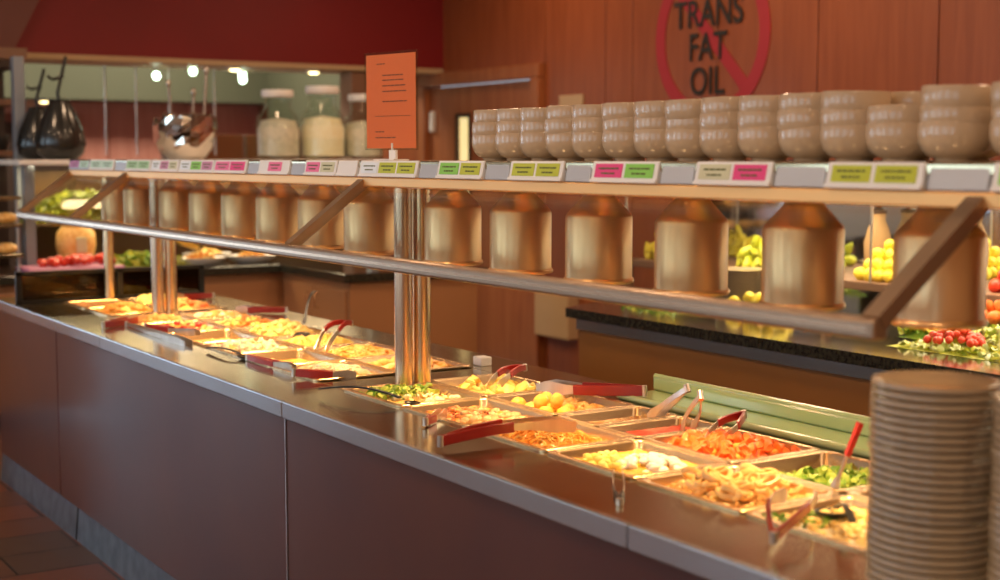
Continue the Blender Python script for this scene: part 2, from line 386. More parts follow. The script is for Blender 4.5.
# ------------------------------------------------------------------ sneeze guard
sg = thing('sneeze_guard', 'long overhead glass sneeze guard with shelf, bottom rail and steel posts', 'sneeze guard')
Y0, Y1 = 1.425, 6.47; RX, RZ = 1.58, 1.227; LX = 1.80
b = MB(); b.box(LX+.005,2.20,Y0-.35,Y1,1.452,1.473,.004); b.build('shelf', 'steel', sg)
b = MB(); b.box(LX,LX+.035,Y0-.35,Y1,1.400,1.428,.004); b.build('front_trim', 'copper_trim', sg)
b = MB(); b.box(2.165,2.20,Y0-.35,Y1,1.400,1.452,.004); b.build('rear_trim', 'copper_trim', sg)
b = MB(); b.box(LX+.01,LX+.02,Y0-.35,Y1,1.425,1.470); b.build('label_rail', 'holder_grey', sg)
b = MB(); b.box(RX-.018,RX+.018,Y0,Y1,RZ-.016,RZ+.016,.006); b.mi = 1; b.box(RX-.0195,RX-.017,Y0+.01,Y1-.01,RZ-.003,RZ+.004)
b.build('bottom_rail', ['rail_metal','post_bronze'], sg)
for y in (1.44,3.54,5.65,6.455):
    b = MB(); b.ribbon([(RX,y,RZ+.01),(LX+.01,y,1.412)], .034, .026, (0,1,0)); b.build('strut', 'rail_metal', sg)
for a, c in ((1.46,3.525),(3.555,5.635),(5.665,6.44)):
    b = MB(); b.ribbon([(RX+.006,(a+c)/2,RZ+.016),(LX+.012,(a+c)/2,1.40)], c-a, .006, (0,1,0)); b.build('glass_panel', 'pane', sg, smooth=False)
for y, xs_ in ((3.43,(1.874,1.932)),(5.59,(1.906,1.962))):
    for x in xs_:
        b = MB(); b.tube([(x,y,TOP),(x,y,1.452)], .0255, 24); b.tube([(x,y,TOP),(x,y,TOP+.006)], .034, 24); b.build('post', 'gold_post' if x > 1.93 else 'post_bronze', sg)
b = MB(); b.tube([(1.906,6.243,TOP),(1.906,6.243,1.452)], .0225, 24); b.build('post', 'gold_post', sg)
b = MB()
for y in (1.5,3.43,5.59): b.box(LX+.02,2.18,y-.02,y+.02,1.43,1.452)
b.build('cross_arm', 'steel_brushed', sg)
# label holders
def words(b, y0, y1, z0, z1, x):
    w = y1-y0; h = z1-z0
    for fz, a, c in ((.66,.14,.86),(.30,.26,.74)):
        yy = y0+w*a
        while yy < y0+w*c:
            ln = w*rnd.uniform(.06,.2); e = min(yy+ln, y0+w*c)
            b.box(x-.0008,x,yy,e,z0+h*fz-.0018,z0+h*fz+.0018); yy = e+w*.03
holders = [
 (.9,1.165,'g',[]),(1.17,1.41,'w',['yellow','green']),
 (1.415,1.536,'g',[]),(1.54,1.757,'w',['yellow','yellow']),(1.76,1.887,'g',[]),(1.89,2.106,'w',['magenta','beige']),(2.11,2.214,'g',[]),
 (2.217,2.445,'w',['green','magenta']),(2.45,2.546,'g',[]),(2.55,2.77,'w',['yellow','yellow']),(2.775,2.881,'g',[]),(2.885,3.108,'w',['yellow','green']),
 (3.112,3.207,'g',[]),(3.21,3.545,'w',['yellow','yellow','white']),(3.56,3.686,'w',[]),(3.69,3.91,'w',['beige','pink']),(3.915,4.015,'g',[]),
 (4.02,4.265,'w',['pink']),(4.27,4.36,'g',[]),(4.365,4.655,'w',['magenta','pink']),(4.66,5.005,'w',['mauve','green','white']),(5.015,5.32,'w',['beige','mauve','white']),
 (5.33,5.63,'w',['pale_green','pale_green']),(5.64,5.78,'g',[]),(5.79,6.13,'w',['mint','mint']),(6.15,6.46,'g',['mint','purple'])]
tilt = Matrix.Translation((LX+.01,0,1.449)) @ Matrix.Rotation(R(12),4,'Y')
for y0, y1, k, cards in holders:
    b = MB(); t = .012 if k == 'w' else .008
    b.box(-t,0,y0+.002,y1-.002,-.0225,.0225,.0025, mx=tilt)
    if k == 'w': b.box(-t-.003,-t+.001,y0+.002,y1-.002,-.0235,-.0165,.001,mx=tilt)
    h = b.build('label_holder', 'white' if k == 'w' else 'holder_grey', sg)
    n = len(cards)
    for i, cc in enumerate(cards):
        w = (y1-y0-.02)/max(n, 2); a = y0+.01+i*w+.005
        if n == 1: a = y0+.06
        b = MB(); b.box(-t-.0012,-t+.001,a,a+w-.01,-.013,.0165,mx=tilt); b.mi = 1
        q = MB(); words(q, a, a+w-.01, -.013, .0165, -t-.0012)
        bmesh.ops.transform(q.bm, matrix=tilt, verts=q.bm.verts)
        me = bpy.data.meshes.new('tmp'); q.bm.to_mesh(me); q.bm.free(); nf = len(b.bm.faces); b.bm.from_mesh(me); bpy.data.meshes.remove(me)
        b.bm.faces.ensure_lookup_table()
        for f in b.bm.faces[nf:]: f.material_index = 1
        b.build('label_card', ['card_'+cc,'ink'], h, smooth=False)

# ------------------------------------------------------------------ heat lamps
def lamp_proto(loc, label):
    t = thing('heat_lamp', label, 'heat lamp', loc, 0, 'heat lamps under the guard shelf')
    r = .077; prof = [(.036,.215),(.037,.196),(.041,.189),(.067,.160),(.074,.153),(r,.145),(r,.008),(r+.003,.006),(r+.0048,.002),(r+.0035,-.003),(r,-.005),(r-.004,-.003),(r-.004,.143),(.064,.152),(.034,.186),(.033,.212)]
    b = MB(); b.lathe(prof, 48); b.build('lamp_shade', 'shade_metal', t)
    b = MB(); b.tube([(0,0,.19),(0,0,.252)], .020, 20); b.build('neck', 'steel_brushed', t)
    b = MB(); b.lathe([(.012,.18),(.014,.15),(.034,.10),(.040,.075),(.034,.052),(.018,.042),(0,.039)], 20); b.build('bulb', 'bulb_warm', t)
    l = bpy.data.lights.new('lamp_light', 'SPOT'); l.energy = 16.5; l.color = (1,.60,.25); l.shadow_soft_size = .05; l.spot_size = R(88); l.spot_blend = .9
    o = bpy.data.objects.new('lamp_light', l); COL.objects.link(o); o.parent = t; o.location = (0,0,.03)
    return t
LY = [1.606,1.93,2.255,2.58,2.905,3.235,3.72,4.047,4.385,4.70,5.025,5.36,5.81,6.12]
where = ['hanging behind the near slanted strut','left of the near slanted strut, above the carrot pan','above the white mound, fourth shade from the right counted with the near one',
 '','','']
LL = ['heat lamp shade behind the near slanted strut, rightmost of all','heat lamp shade under the rightmost pair of yellow cards, second from the right','heat lamp shade under the green-beige and magenta cards, third from the right',
 'heat lamp shade under the magenta and green cards, fourth from the right','heat lamp shade under the middle pair of yellow cards, fifth from the right','heat lamp shade just right of the near double post',
 'heat lamp shade between the middle slanted strut and the near double post','heat lamp shade crossed by the middle slanted strut','heat lamp shade left of the middle strut, second from it',
 'heat lamp shade halfway between the far double post and the middle strut','heat lamp shade second to the right of the far double post','heat lamp shade just right of the far double post',
 'heat lamp shade just left of the far double post','far end heat lamp shade, leftmost of all']
lp = None
for y, lab in zip(LY, LL):
    if lp is None: lp = lamp_proto((1.92,y,1.20), lab)
    else: dup(lp, loc=(1.92,y,1.20), label=lab, rot=(0,0,rnd.uniform(0,6)))

# ------------------------------------------------------------------ bowls on the shelf
b = MB(); r = .065
prof = [(0,.004),(.028,.004),(.030,0),(.034,0),(.035,.006),(.048,.011),(.058,.022),(.0635,.036),(r,.050),(r-.001,.064),(r-.0018,.0695),(r-.0032,.070),(r-.0042,.068),(.0605,.042),(.052,.024),(.036,.014),(0,.010)]
b.lathe(prof, 40); bowl = None
bm_bowl = b
BY = [1.365,1.493,1.644,1.765,1.882,1.995,2.110,2.226,2.342,2.452,2.572,2.690,2.800,2.915,3.025,3.140]
BN = [3,3,3,2,3,3,3,3,3,3,3,3,3,3,3,3]
dz = .031
bowl_me = None
for si, (y, n) in enumerate(zip(BY, BN)):
    hs = 'nearest' if si == 0 else ('farthest' if si == len(BY)-1 else ORD[si]+' from the near end')
    for k in range(n):
        pos = 'bottom' if k == 0 else ('top' if k == n-1 else 'middle')
        lab = 'cream stoneware bowl, %s in the %s stack on the shelf' % (pos, hs)
        loc = (2.0+rnd.uniform(-.002,.002), y+rnd.uniform(-.0015,.0015), 1.473+k*dz)
        rt = (0 if k == 0 else R(rnd.uniform(-1.2,1.2)), 0 if k == 0 else R(rnd.uniform(-1.2,1.2)), rnd.uniform(0,6))
        if bowl is None:
            bowl = bm_bowl.build('bowl', 'ceramic'); bowl.location = loc; tag(bowl, lab, 'bowl', 'stacked bowls on the guard shelf')
        else: dup(bowl, loc=loc, rot=rt, label=lab)

for y, n, nm in ((1.86,3,'behind the short stack'),(1.72,3,'behind the second stack'),(1.53,4,'behind the nearest stack')):
    for k in range(n):
        dup(bowl, loc=(2.133,y,1.473+k*dz), rot=(0,0,rnd.uniform(0,6)), label='cream stoneware bowl in the back row %s, %s of its stack' % (nm, 'bottom' if k == 0 else 'top' if k == n-1 else 'second up' if k == 1 else 'third up'))
# orange notice in an acrylic stand
sn = thing('notice_stand', 'orange printed notice in a clear acrylic stand on the shelf', 'sign', (1.93,3.60,1.473), R(12.5))
def wob(u): return .006*math.sin(u*PI)
b = MB(); b.box(-.004,.004,-.024,.006,0,.03,.001); b.box(-.03,.03,-.045,.045,0,.004,.001); b.tube([(0,-.006,.004),(0,-.006,.05)], .004, 8); b.build('base', 'white', sn)
b = MB(); b.box(-.0008,.0008,-.108,.108,.035,.305); b.mi = 1
def line(y0, y1, z, h=.0032):
    y = y0
    while y > y1:
        e = max(y-rnd.uniform(.008,.022), y1); b.box(-.0014,-.0007,e,y,z-h/2,z+h/2); y = e-.0035
line(.06,.025,.278,.003)
for z, e in ((.245,-.055),(.231,-.055),(.215,-.065),(.199,-.07),(.170,-.07)): line(.035,e,z)
line(.068,-.085,.128,.0016); line(.068,.03,.083); line(.068,-.02,.066)
b.build('notice', ['orange_paper','sign_ink'], sn, smooth=False)
b = MB(); b.box(-.004,-.0025,-.115,.115,.03,.312); b.box(.0025,.004,-.115,.115,.03,.312); b.box(-.004,.004,-.115,.115,.03,.033)
b.box(-.004,.004,-.115,-.112,.03,.312); b.box(-.004,.004,.112,.115,.03,.312)
b.build('acrylic_sleeve', 'pane', sn, smooth=False)

# ------------------------------------------------------------------ food pans
def pan(x0, x1, y0, y1, label, depth=.09):
    cx, cy = (x0+x1)/2, (y0+y1)/2; hx, hy = (x1-x0)/2, (y1-y0)/2
    t = thing('steam_table_pan', label, 'food pan', (cx,cy,TOP), 0, 'stainless pans in the hot wells')
    def rr(hx, hy, rad, z, n=6):
        o = []
        for sx, sy, a0 in ((1,1,0),(-1,1,PI/2),(-1,-1,PI),(1,-1,3*PI/2)):
            for k in range(n+1):
                a = a0+PI/2*k/n; o.append((sx*(hx-rad)+rad*math.cos(a), sy*(hy-rad)+rad*math.sin(a), z))
        return o
    b = MB(); bm = b.bm
    loops = [rr(hx,hy,.016,.0005), rr(hx,hy,.016,.0045), rr(hx-.002,hy-.002,.015,.006), rr(hx-.012,hy-.012,.02,.006), rr(hx-.015,hy-.015,.02,.002), rr(hx-.021,hy-.021,.022,-depth+.012), rr(hx-.03,hy-.03,.022,-depth),
             ]
    rings = [[bm.verts.new(p) for p in L] for L in loops]; n = len(rings[0])
    for A, B in zip(rings, rings[1:]):
        for k in range(n): bm.faces.new((A[k], A[(k+1)%n], B[(k+1)%n], B[k]))
    bm.faces.new(rings[-1])
    b.build('pan_body', 'pan_steel', t, ang=50)
    return t, (cx, cy, hx-.021, hy-.021)
PC = {}; LIFT = .009
def mkpan(col, y0, y1, label, depth=.09):
    x0, x1 = {'f': (1.692,1.953), 'b': (1.957,2.219), 'w': (1.694,2.218)}[col]; y0 -= .004; y1 += .004
    t, P = pan(x0, x1, y0, y1, label, depth); PC[label] = P; return P
def mound(P, h, level, seed, off=(0,0), wave=.006):
    cx, cy, hx, hy = P
    def f(u, v):   # u,v in -1..1
        r2 = (u-off[0])**2*.9+(v-off[1])**2*.9
        return TOP+level+LIFT+h*max(0, 1-r2)+wave*noise.noise(Vector((u*2.5+seed, v*2.5, seed*.7)))
    return f
def bed(P, f, mname, name, label, extra=None, n=26):
    """a filled surface with bumps: the food itself; extra(mb) adds the loose pieces lying in it"""
    cx, cy, hx, hy = P; b = MB(); bm = b.bm; g = []
    for i in range(n+1):
        row = []
        for j in range(n+1):
            u, v = -1+2*i/n, -1+2*j/n
            z = f(u, v)+.0025*noise.noise(Vector((cx*9+u*14, v*14, 3)))
            row.append(bm.verts.new((cx+u*hx*.985, cy+v*hy*.985, z)))
        g.append(row)
    fs = [bm.faces.new((g[i][j], g[i+1][j], g[i+1][j+1], g[i][j+1])) for i in range(n) for j in range(n)]
    rim = [g[i][0] for i in range(n)]+[g[n][j] for j in range(n)]+[g[i][n] for i in range(n,0,-1)]+[g[0][j] for j in range(n,0,-1)]
    low = [bm.verts.new((v.co.x, v.co.y, TOP-.075)) for v in rim]; k = len(rim)
    for i in range(k): bm.faces.new((rim[i], low[i], low[(i+1)%k], rim[(i+1)%k]))
    bm.faces.new(low)
    mats = mname if isinstance(mname, (list,tuple)) else [mname]
    if extra: extra(b)
    o = b.build(name, mats, ang=60)
    c = Vector((cx, cy, TOP-.075)); o.data.transform(Matrix.Translation(-c)); o.location = c
    return tag(o, label, 'food', None, 'stuff')
def rot3(): return Matrix.Rotation(rnd.uniform(0,2*PI),3,'Z') @ Matrix.Rotation(rnd.uniform(-.7,.7),3,'X') @ Matrix.Rotation(rnd.uniform(-.7,.7),3,'Y')
def shreds(P, f, n, ln=.05, r=.0016, mi=0, rg=(-.92,.92,-.92,.92), lift=.006, curl=1):
    cx, cy, hx, hy = P
    def ex(b):
        b.mi = mi
        for _ in range(n):
            u, v = rnd.uniform(rg[0],rg[1]), rnd.uniform(rg[2],rg[3]); a = rnd.uniform(0,2*PI); L = ln*rnd.uniform(.5,1.1); c = rnd.uniform(-1,1)*curl
            pts = []; z0 = rnd.uniform(0,lift)
            for k in range(5):
                s = (k/4-.5)*L; aa = a+c*(k/4-.5)*2
                uu, vv = max(-.97,min(.97,u+s*math.cos(aa)/hx)), max(-.97,min(.97,v+s*math.sin(aa)/hy))
                pts.append((cx+uu*hx, cy+vv*hy, f(uu,vv)+z0+.004*math.sin(k*1.3+a)))
            b.tube(pts, r*rnd.uniform(.8,1.3), 5)
        b.mi = 0
    return ex
def lumps(P, f, n, r=.01, mi=0, rg=(-.9,.9,-.9,.9), flat=(1,1,.7), rough=.35, lift=.5):
    cx, cy, hx, hy = P
    def ex(b):
        b.mi = mi
        for i in range(n):
            u, v = rnd.uniform(rg[0],rg[1]), rnd.uniform(rg[2],rg[3]); q = r*rnd.uniform(.6,1.25)
            b.blob((cx+u*hx, cy+v*hy, f(u,v)+q*lift*rnd.uniform(0,1)), q, flat, 1 if q < .007 else 2, rough, rot3(), i)
        b.mi = 0
    return ex
def leaves(P, f, n, s=.02, mi=0, rg=(-.9,.9,-.9,.9), lift=.012):
    cx, cy, hx, hy = P
    def ex(b):
        for i in range(n):
            b.mi = mi if not isinstance(mi, (list,tuple)) else rnd.choice(mi)
            u, v = rnd.uniform(rg[0],rg[1]), rnd.uniform(rg[2],rg[3]); q = s*rnd.uniform(.6,1.2); m_ = rot3()
            c = Vector((cx+u*hx, cy+v*hy, f(u,v)+rnd.uniform(.2,1)*lift)); G = []
            for a in range(5):
                row = []
                for c_ in range(4):
                    x = (a/4-.5)*2*q; w = math.sin(PI*(a+.6)/5.2); y = (c_/3-.5)*1.3*q*w
                    row.append(b.bm.verts.new(c + m_ @ Vector((x, y, .3*q*math.sin(a*1.9+i)+.25*q*math.cos(c_*2.1+i)))))
                G.append(row)
            b._fin([b.bm.faces.new((G[a][c_], G[a+1][c_], G[a+1][c_+1], G[a][c_+1])) for a in range(4) for c_ in range(3)])
        b.mi = 0
    return ex
def many(*fs):
    def ex(b):
        for f in fs: f(b)
    return ex
def scatter(proto_build, name, mname, spots, labels, group, cat):
    first = None
    for i, (p, rt, s) in enumerate(spots):
        if first is None:
            first = proto_build().build(name, mname); tag(first, labels[i], cat, group); o = first
        else: o = dup(first, label=labels[i])
        o.location = p; o.rotation_euler = rt; o.scale = (s, s, s)

# --- near module, front row
P = mkpan('f',1.53,1.835,'food pan of creamy pasta beside the plate stack')
f = mound(P, .006, -.018, 1); bed(P, f, ['cream','noodle','greens'], 'creamy_pasta', 'creamy pale pasta with green herbs in the pan beside the plates',
    many(lumps(P,f,160,.010,1), leaves(P,f,16,.014,2,(-.9,-.1,.1,.9))))
P = mkpan('f',1.85,2.15,'food pan of golden onion rings in the front row')
f = mound(P, .016, -.022, 2); bed(P, f, ['onion','noodle'], 'crumb_bed', 'golden crumbs and small pieces under the onion rings', many(lumps(P,f,150,.009,0), shreds(P,f,50,.03,.003,1)))
def ring():
    b = MB(); n = 20; b_pts = []
    for k in range(n): a = 2*PI*k/n; b_pts.append(Vector(((.021+.002*math.sin(3*a))*math.cos(a), (.017+.002*math.cos(2*a))*math.sin(a), .002*math.sin(2*a+1))))
    rings = []
    for k in range(n):
        d = (b_pts[(k+1)%n]-b_pts[k-1]).normalized(); o = Vector((0,0,1)); a_ = d.cross(o).normalized()
        rings.append([b.bm.verts.new(b_pts[k]+a_*.0045*math.cos(t)+o*.0062*math.sin(t)) for t in [2*PI*j/8 for j in range(8)]])
    for k in range(n):
        A, B = rings[k], rings[(k+1)%n]
        for j in range(8): b.bm.faces.new((A[j],A[(j+1)%8],B[(j+1)%8],B[j])).smooth = True
    return b
sp = []; cx, cy, hx, hy = P
for i in range(34):
    u, v = rnd.uniform(-.78,.8), rnd.uniform(-.8,.78)
    sp.append(((cx+u*hx, cy+v*hy, f(u,v)+.010+rnd.uniform(0,.012)), (rnd.uniform(-.6,.6), rnd.uniform(-.6,.6), rnd.uniform(0,6)), rnd.uniform(.65,1.25)))
scatter(ring, 'onion_ring', 'onion', sp, ['golden battered onion ring heaped in the front pan left of the plates']*34, 'onion rings heaped in the front pan', 'onion ring')
P = mkpan('f',2.165,2.46,'food pan of yellow curry with a white mound')
f = mound(P, .004, -.022, 3); bed(P, f, ['curry','egg'], 'yellow_curry', 'yellow curry around the white mound in the front row pan', lumps(P,f,60,.009,1,(-.9,.3,-.2,.9)))
P2 = (P[0]+.02, P[1]-.03, P[2]*.62, P[3]*.62)
b = MB()
for i in range(70):
    a = rnd.uniform(0,2*PI); q = math.sqrt(rnd.random()); u, v = q*math.cos(a), q*math.sin(a)
    b.blob((u*P2[2], v*P2[3], .020*(1-q*q)), .013*rnd.uniform(.7,1.2), (1,1,.6), 2, .2, rot3(), i)
o = b.build('white_mound', 'white_sauce', ang=60); o.location = (P2[0],P2[1],TOP-.014); tag(o, 'white creamy mound in the middle of the yellow curry', 'food', None, 'stuff')
P = mkpan('f',2.475,2.785,'food pan of shredded orange noodles under red handled tongs')
f = mound(P, .042, -.03, 4, (-.1,.25)); bed(P, f, ['shredded','noodle','browned'], 'shredded_noodles', 'golden orange shredded noodles heaped in the front row pan',
    many(shreds(P,f,420,.05,.0018,0), shreds(P,f,140,.045,.0018,1)))
P = mkpan('f',2.80,3.115,'food pan of browned meat with mushrooms')
f = mound(P, .008, -.026, 5); bed(P, f, ['browned','meat','mushroom','shredded'], 'browned_meat', 'browned meat bits and mushrooms in the front row pan right of the near post',
    many(lumps(P,f,150,.009,1,(-.9,.5,-.1,.95)), lumps(P,f,100,.008,3), lumps(P,f,45,.013,2,(-.7,.95,-.95,.2))))
P = mkpan('f',3.13,3.45,'food pan of lettuce and cauliflower before the near post')
f = mound(P, .012, -.028, 6); bed(P, f, ['noodle','lettuce','cauliflower','greens'], 'leafy_salad', 'green leaves with cream florets in the pan before the near post',
    many(leaves(P,f,90,.018,[1,1,3],(-.9,.6,-.1,.95),.02), lumps(P,f,46,.011,2,(-.6,.95,-.95,-.05)), leaves(P,f,40,.014,0)))
# --- near module, back row
P = mkpan('b',1.86,2.145,'food pan of green vegetables in the back row beside the plates')
f = mound(P, .008, -.035, 7); bed(P, f, ['greens','lettuce','brown_sauce'], 'green_vegetables', 'dark green leaves in the back row pan with the upright spoon',
    many(leaves(P,f,110,.018,[0,1],(-.9,.95,-.95,.5)), lumps(P,f,30,.01,1)))
mkP = mkpan('b',1.53,1.845,'food pan of orange stew in the back row behind the plates')
f = mound(mkP, .008, -.03, 17); bed(mkP, f, ['orange_food','noodle'], 'orange_stew', 'orange stew in the nearest back row pan', lumps(mkP,f,90,.011,1))
P = mkpan('b',2.16,2.465,'food pan of glazed orange carrots in the back row')
f = mound(P, .012, -.024, 8); bed(P, f, ['carrot','red_sauce','orange_food'], 'carrot_glaze', 'orange glaze and small bits under the carrot chunks', lumps(P,f,120,.008,2))
def chunk():
    b = MB(); b.blob((0,0,0), .0135, (1.25,.85,.75), 2, .55, None, 3); return b
sp = []; cx, cy, hx, hy = P
for i in range(95):
    u, v = rnd.uniform(-.85,.9), rnd.uniform(-.9,.9)
    sp.append(((cx+u*hx, cy+v*hy, f(u,v)+.004+rnd.uniform(0,.014)), (rnd.uniform(-1,1), rnd.uniform(-1,1), rnd.uniform(0,6)), rnd.uniform(.7,1.15)))
scatter(chunk, 'carrot_chunk', 'carrot', sp, ['glazed orange carrot chunk heaped in the back row pan under red tongs']*95, 'carrot chunks in the back row pan', 'carrot')
P = mkpan('b',2.475,2.63,'narrow food pan of red sauce with a ladle')
f = mound(P, .001, -.022, 9, wave=.001); bed(P, f, 'red_sauce', 'red_sauce', 'smooth red sauce in the narrow back row pan')
P = mkpan('b',2.643,2.80,'narrow food pan of brown gravy')
f = mound(P, .001, -.026, 10, wave=.001); bed(P, f, 'brown_sauce', 'brown_gravy', 'brown gravy in the narrow pan beside the red sauce')
P = mkpan('b',2.815,3.12,'food pan of small yellow potatoes in the back row')
f = mound(P, .006, -.03, 11); bed(P, f, ['browned','meat','onion'], 'potato_seasoning', 'browned bits and juices around the yellow potatoes', many(lumps(P,f,90,.010,0,(.1,.95,-.95,.95)), lumps(P,f,40,.006,1,(.2,.9,-.6,.6)), lumps(P,f,60,.008,2)))
def spud():
    b = MB(); b.blob((0,0,0), .020, (1.15,1,.92), 3, .12, None, 5); return b
PL = [(-.80,.55),(-.75,.10),(-.72,-.38),(-.42,.30),(-.45,-.12),(-.38,-.58),(-.15,.05),(-.12,-.4),(-.55,.78),(-.1,.5),(-.6,-.05,.024),(-.35,-.28,.028),(-.3,.12,.026)]
sp = []; cx, cy, hx, hy = P
for q in PL: sp.append(((cx+q[0]*hx, cy+q[1]*hy, TOP-.014+(q[2] if len(q) > 2 else 0)), (rnd.uniform(0,3),rnd.uniform(0,3),rnd.uniform(0,3)), rnd.uniform(.9,1.1)))
scatter(spud, 'potato', 'potato', sp, ['small round yellow potato in the back row pan']*len(sp), 'potatoes in the back row pan', 'potato')
P = mkpan('b',3.135,3.45,'food pan of golden wedges right of the near post, back row')
f = mound(P, .004, -.03, 12); bed(P, f, ['browned','egg','noodle'], 'wedge_crumbs', 'golden crumbs under the fried wedges behind the near post', lumps(P,f,90,.009,2))
def wedge():
    b = MB(); b.prism([(-.016,-.012),(.018,-.010),(.002,.016)], -.02, .02, 'x')
    bmesh.ops.bevel(b.bm, geom=list(b.bm.edges), offset=.003, segments=2, affect='EDGES'); return b
sp = []; cx, cy, hx, hy = P
for i in range(30):
    u, v = rnd.uniform(-.85,.85), rnd.uniform(-.85,.75)
    sp.append(((cx+u*hx, cy+v*hy, f(u,v)+.010+rnd.uniform(0,.016)), (rnd.uniform(-1.5,1.5), rnd.uniform(-1,1), rnd.uniform(0,6)), rnd.uniform(.6,1.1)))
scatter(wedge, 'fried_wedge', 'egg', sp, ['golden fried wedge in the back row pan right of the near post']*30, 'fried wedges in the back row pan', 'wedge')
# --- middle module
mid = [('f',3.63,3.945,'pale shredded noodles','pale_noodles',['noodle','cream'],'sh','first front pan left of the near post'),
 ('f',3.96,4.265,'deep orange sauce','orange_sauce',['orange_food','noodle'],'sauce','second front pan left of the near post'),
 ('f',4.28,4.585,'creamy florets','creamy_florets',['noodle','cauliflower'],'lump','third front pan left of the near post'),
 ('f',4.60,4.905,'thin soup','golden_soup',['browned','onion'],'sauce','fourth front pan left of the near post'),
 ('f',4.92,5.24,'red brown stew','red_brown_stew',['browned','red_sauce','noodle'],'lump3','front pan just right of the far post'),
 ('f',5.255,5.485,'browned slices','browned_slices',['onion','browned'],'lump','front pan at the foot of the far post'),
 ('b',3.63,3.945,'brown rice','brown_rice',['rice','browned'],'lump','first back pan left of the near post'),
 ('b',3.96,4.265,'orange noodles','orange_noodles',['orange_food','noodle','shredded'],'sh','back pan under the upright red tongs'),
 ('b',4.28,4.585,'golden noodles','golden_noodles',['noodle','egg'],'sh','back pan under the black ladle'),
 ('b',4.60,4.905,'scrambled egg','scrambled_egg',['egg','noodle','lettuce'],'lump','heaped yellow back pan left of the black ladle'),
 ('b',4.92,5.24,'orange prawns and peppers','prawns_and_peppers',['orange_food','carrot','egg'],'lump3','back row, before the far post'),
 ('b',5.255,5.485,'red brown meat','red_brown_meat',['meat','browned','cauliflower'],'lump3','farthest back pan right of the far post'),
 ('f',5.61,5.915,'golden fried pieces','golden_pieces',['egg','orange_food'],'lump','first front pan left of the far post'),
 ('f',5.93,6.23,'plain yellow custard','yellow_custard',['egg','noodle'],'sauce','far end front pan'),
 ('b',5.61,5.915,'yellow fried strips','yellow_strips',['egg','onion','carrot'],'lump3','first back pan left of the far post'),
 ('b',5.93,6.23,'orange fritters','orange_fritters',['orange_food','egg'],'lump','far end back pan')]
for col, a, c, desc, nm, ms, kind, wh in mid:
    P = mkpan(col, a, c, 'food pan of %s, %s' % (desc, wh))
    hh = {'sauce': .001, 'sh': .022, 'lump': .018, 'lump3': .022}[kind]; lv = {'sauce': -.035}.get(kind, -.022)
    if nm == 'scrambled_egg': hh = .042
    if nm == 'golden_pieces' or nm == 'yellow_strips' or nm == 'orange_fritters': hh = .036
    f = mound(P, hh, lv, a*3, wave=.001 if kind == 'sauce' else .006)
    if kind == 'sauce': ex = lumps(P,f,14,.008,1,flat=(1,1,.4))
    elif kind == 'sh': ex = many(shreds(P,f,170,.05,.0024,1), shreds(P,f,100,.05,.0024,min(2,len(ms)-1)))
    elif kind == 'lump': ex = lumps(P,f,100,.013,1)
    else: ex = many(lumps(P,f,60,.013,1), lumps(P,f,60,.012,2))
    if nm in ('pale_noodles',): ex = many(ex, leaves(P,f,12,.01,0))
    bed(P, f, ms, nm, '%s in the %s' % (desc, wh), ex, 16)

# ------------------------------------------------------------------ serving utensils
def tongs(A, B, label, spread=.045, grip='red_plastic', gl=.55, arch=.0, up=(0,0,1), w=.016, closed=False):
    """A hinge end, B tips"""
    A, B = Vector(A), Vector(B); t = thing('serving_tongs', label, 'tongs', A)
    d = B-A; L = d.length; u = d.normalized(); upv = Vector(up); s = u.cross(upv).normalized(); n = s.cross(u).normalized()
    for sg_ in (1,-1):
        pts = []
        for k in range(9):
            q = k/8; off = spread/2*math.sin(min(1,q*1.15)*PI*.72)*sg_
            pts.append(u*L*q + s*off + n*arch*math.sin(PI*q)*L)
        a = MB(); a.ribbon(pts, [w*.8]*4+[w*.8,w*.9,w*1.3,w*1.7,w*1.1], .0022, n); o = a.build('arm', 'steel_brushed', t)
        kk = max(2, int(round(gl*8)))
        g = MB(); g.ribbon([p for p in pts[:kk+1]], [w*1.15]*(kk+1), .0075, n)
        bmesh.ops.bevel(g.bm, geom=list(g.bm.edges), offset=.0015, segments=1, affect='EDGES')
        if grip: g.build('grip', grip, o)
        else: g.bm.free()
    h = MB(); h.tube([n*w*.6, -n*w*.6], .007, 12); h.build('hinge', 'steel_brushed', t)
    return t
def spoon(A, B, label, hmat='steel_brushed', bowl=.028, bend=.012, name='serving_spoon', deep=.4, grip=None):
    """A handle end, B bowl centre"""
    A, B = Vector(A), Vector(B); t = thing(name, label, 'ladle' if 'ladle' in name else 'spoon', A); d = B-A; L = d.length; u = d.normalized()
    s = u.cross(Vector((0,0,1))).normalized(); n = s.cross(u).normalized()
    pts = [u*L*k/8 + n*bend*math.sin(PI*k/8) for k in range(8)]
    h = MB(); h.ribbon(pts, [.014,.013,.011,.010,.009,.009,.010,.012], .004, s); h.build('handle', hmat, t)
    if grip:
        g = MB(); g.ribbon(pts[:5], [.017,.016,.015,.014,.013], .009, s); g.build('grip', grip, t)
    m_ = Matrix((u, s, Vector((0,0,1)))).transposed()
    prof = [(0,-bowl*deep),(bowl*.5,-bowl*deep*.85),(bowl*.85,-bowl*deep*.4),(bowl,0),(bowl*.95,.001),(bowl*.8,-bowl*deep*.35),(bowl*.45,-bowl*deep*.75),(0,-bowl*deep*.88)]
    mm = (m_.to_4x4() @ Matrix.Diagonal((1.3,1,1,1)))
    c = MB(); c.lathe(prof, 24, tuple(u*L), mm); c.build('spoon_bowl', hmat if hmat != 'black_plastic' else 'black_plastic', t)
    return t
Z = TOP
tongs((1.51,2.60,Z+.024),(1.86,2.60,Z+.022),'red handled tongs lying from the counter front onto the shredded noodles',.05,arch=.05,gl=.5,w=.02)
tongs((1.62,2.86,Z+.014),(1.74,2.98,Z+.006),'short dark red tongs on the rim of the browned meat pan',.02,gl=.4)
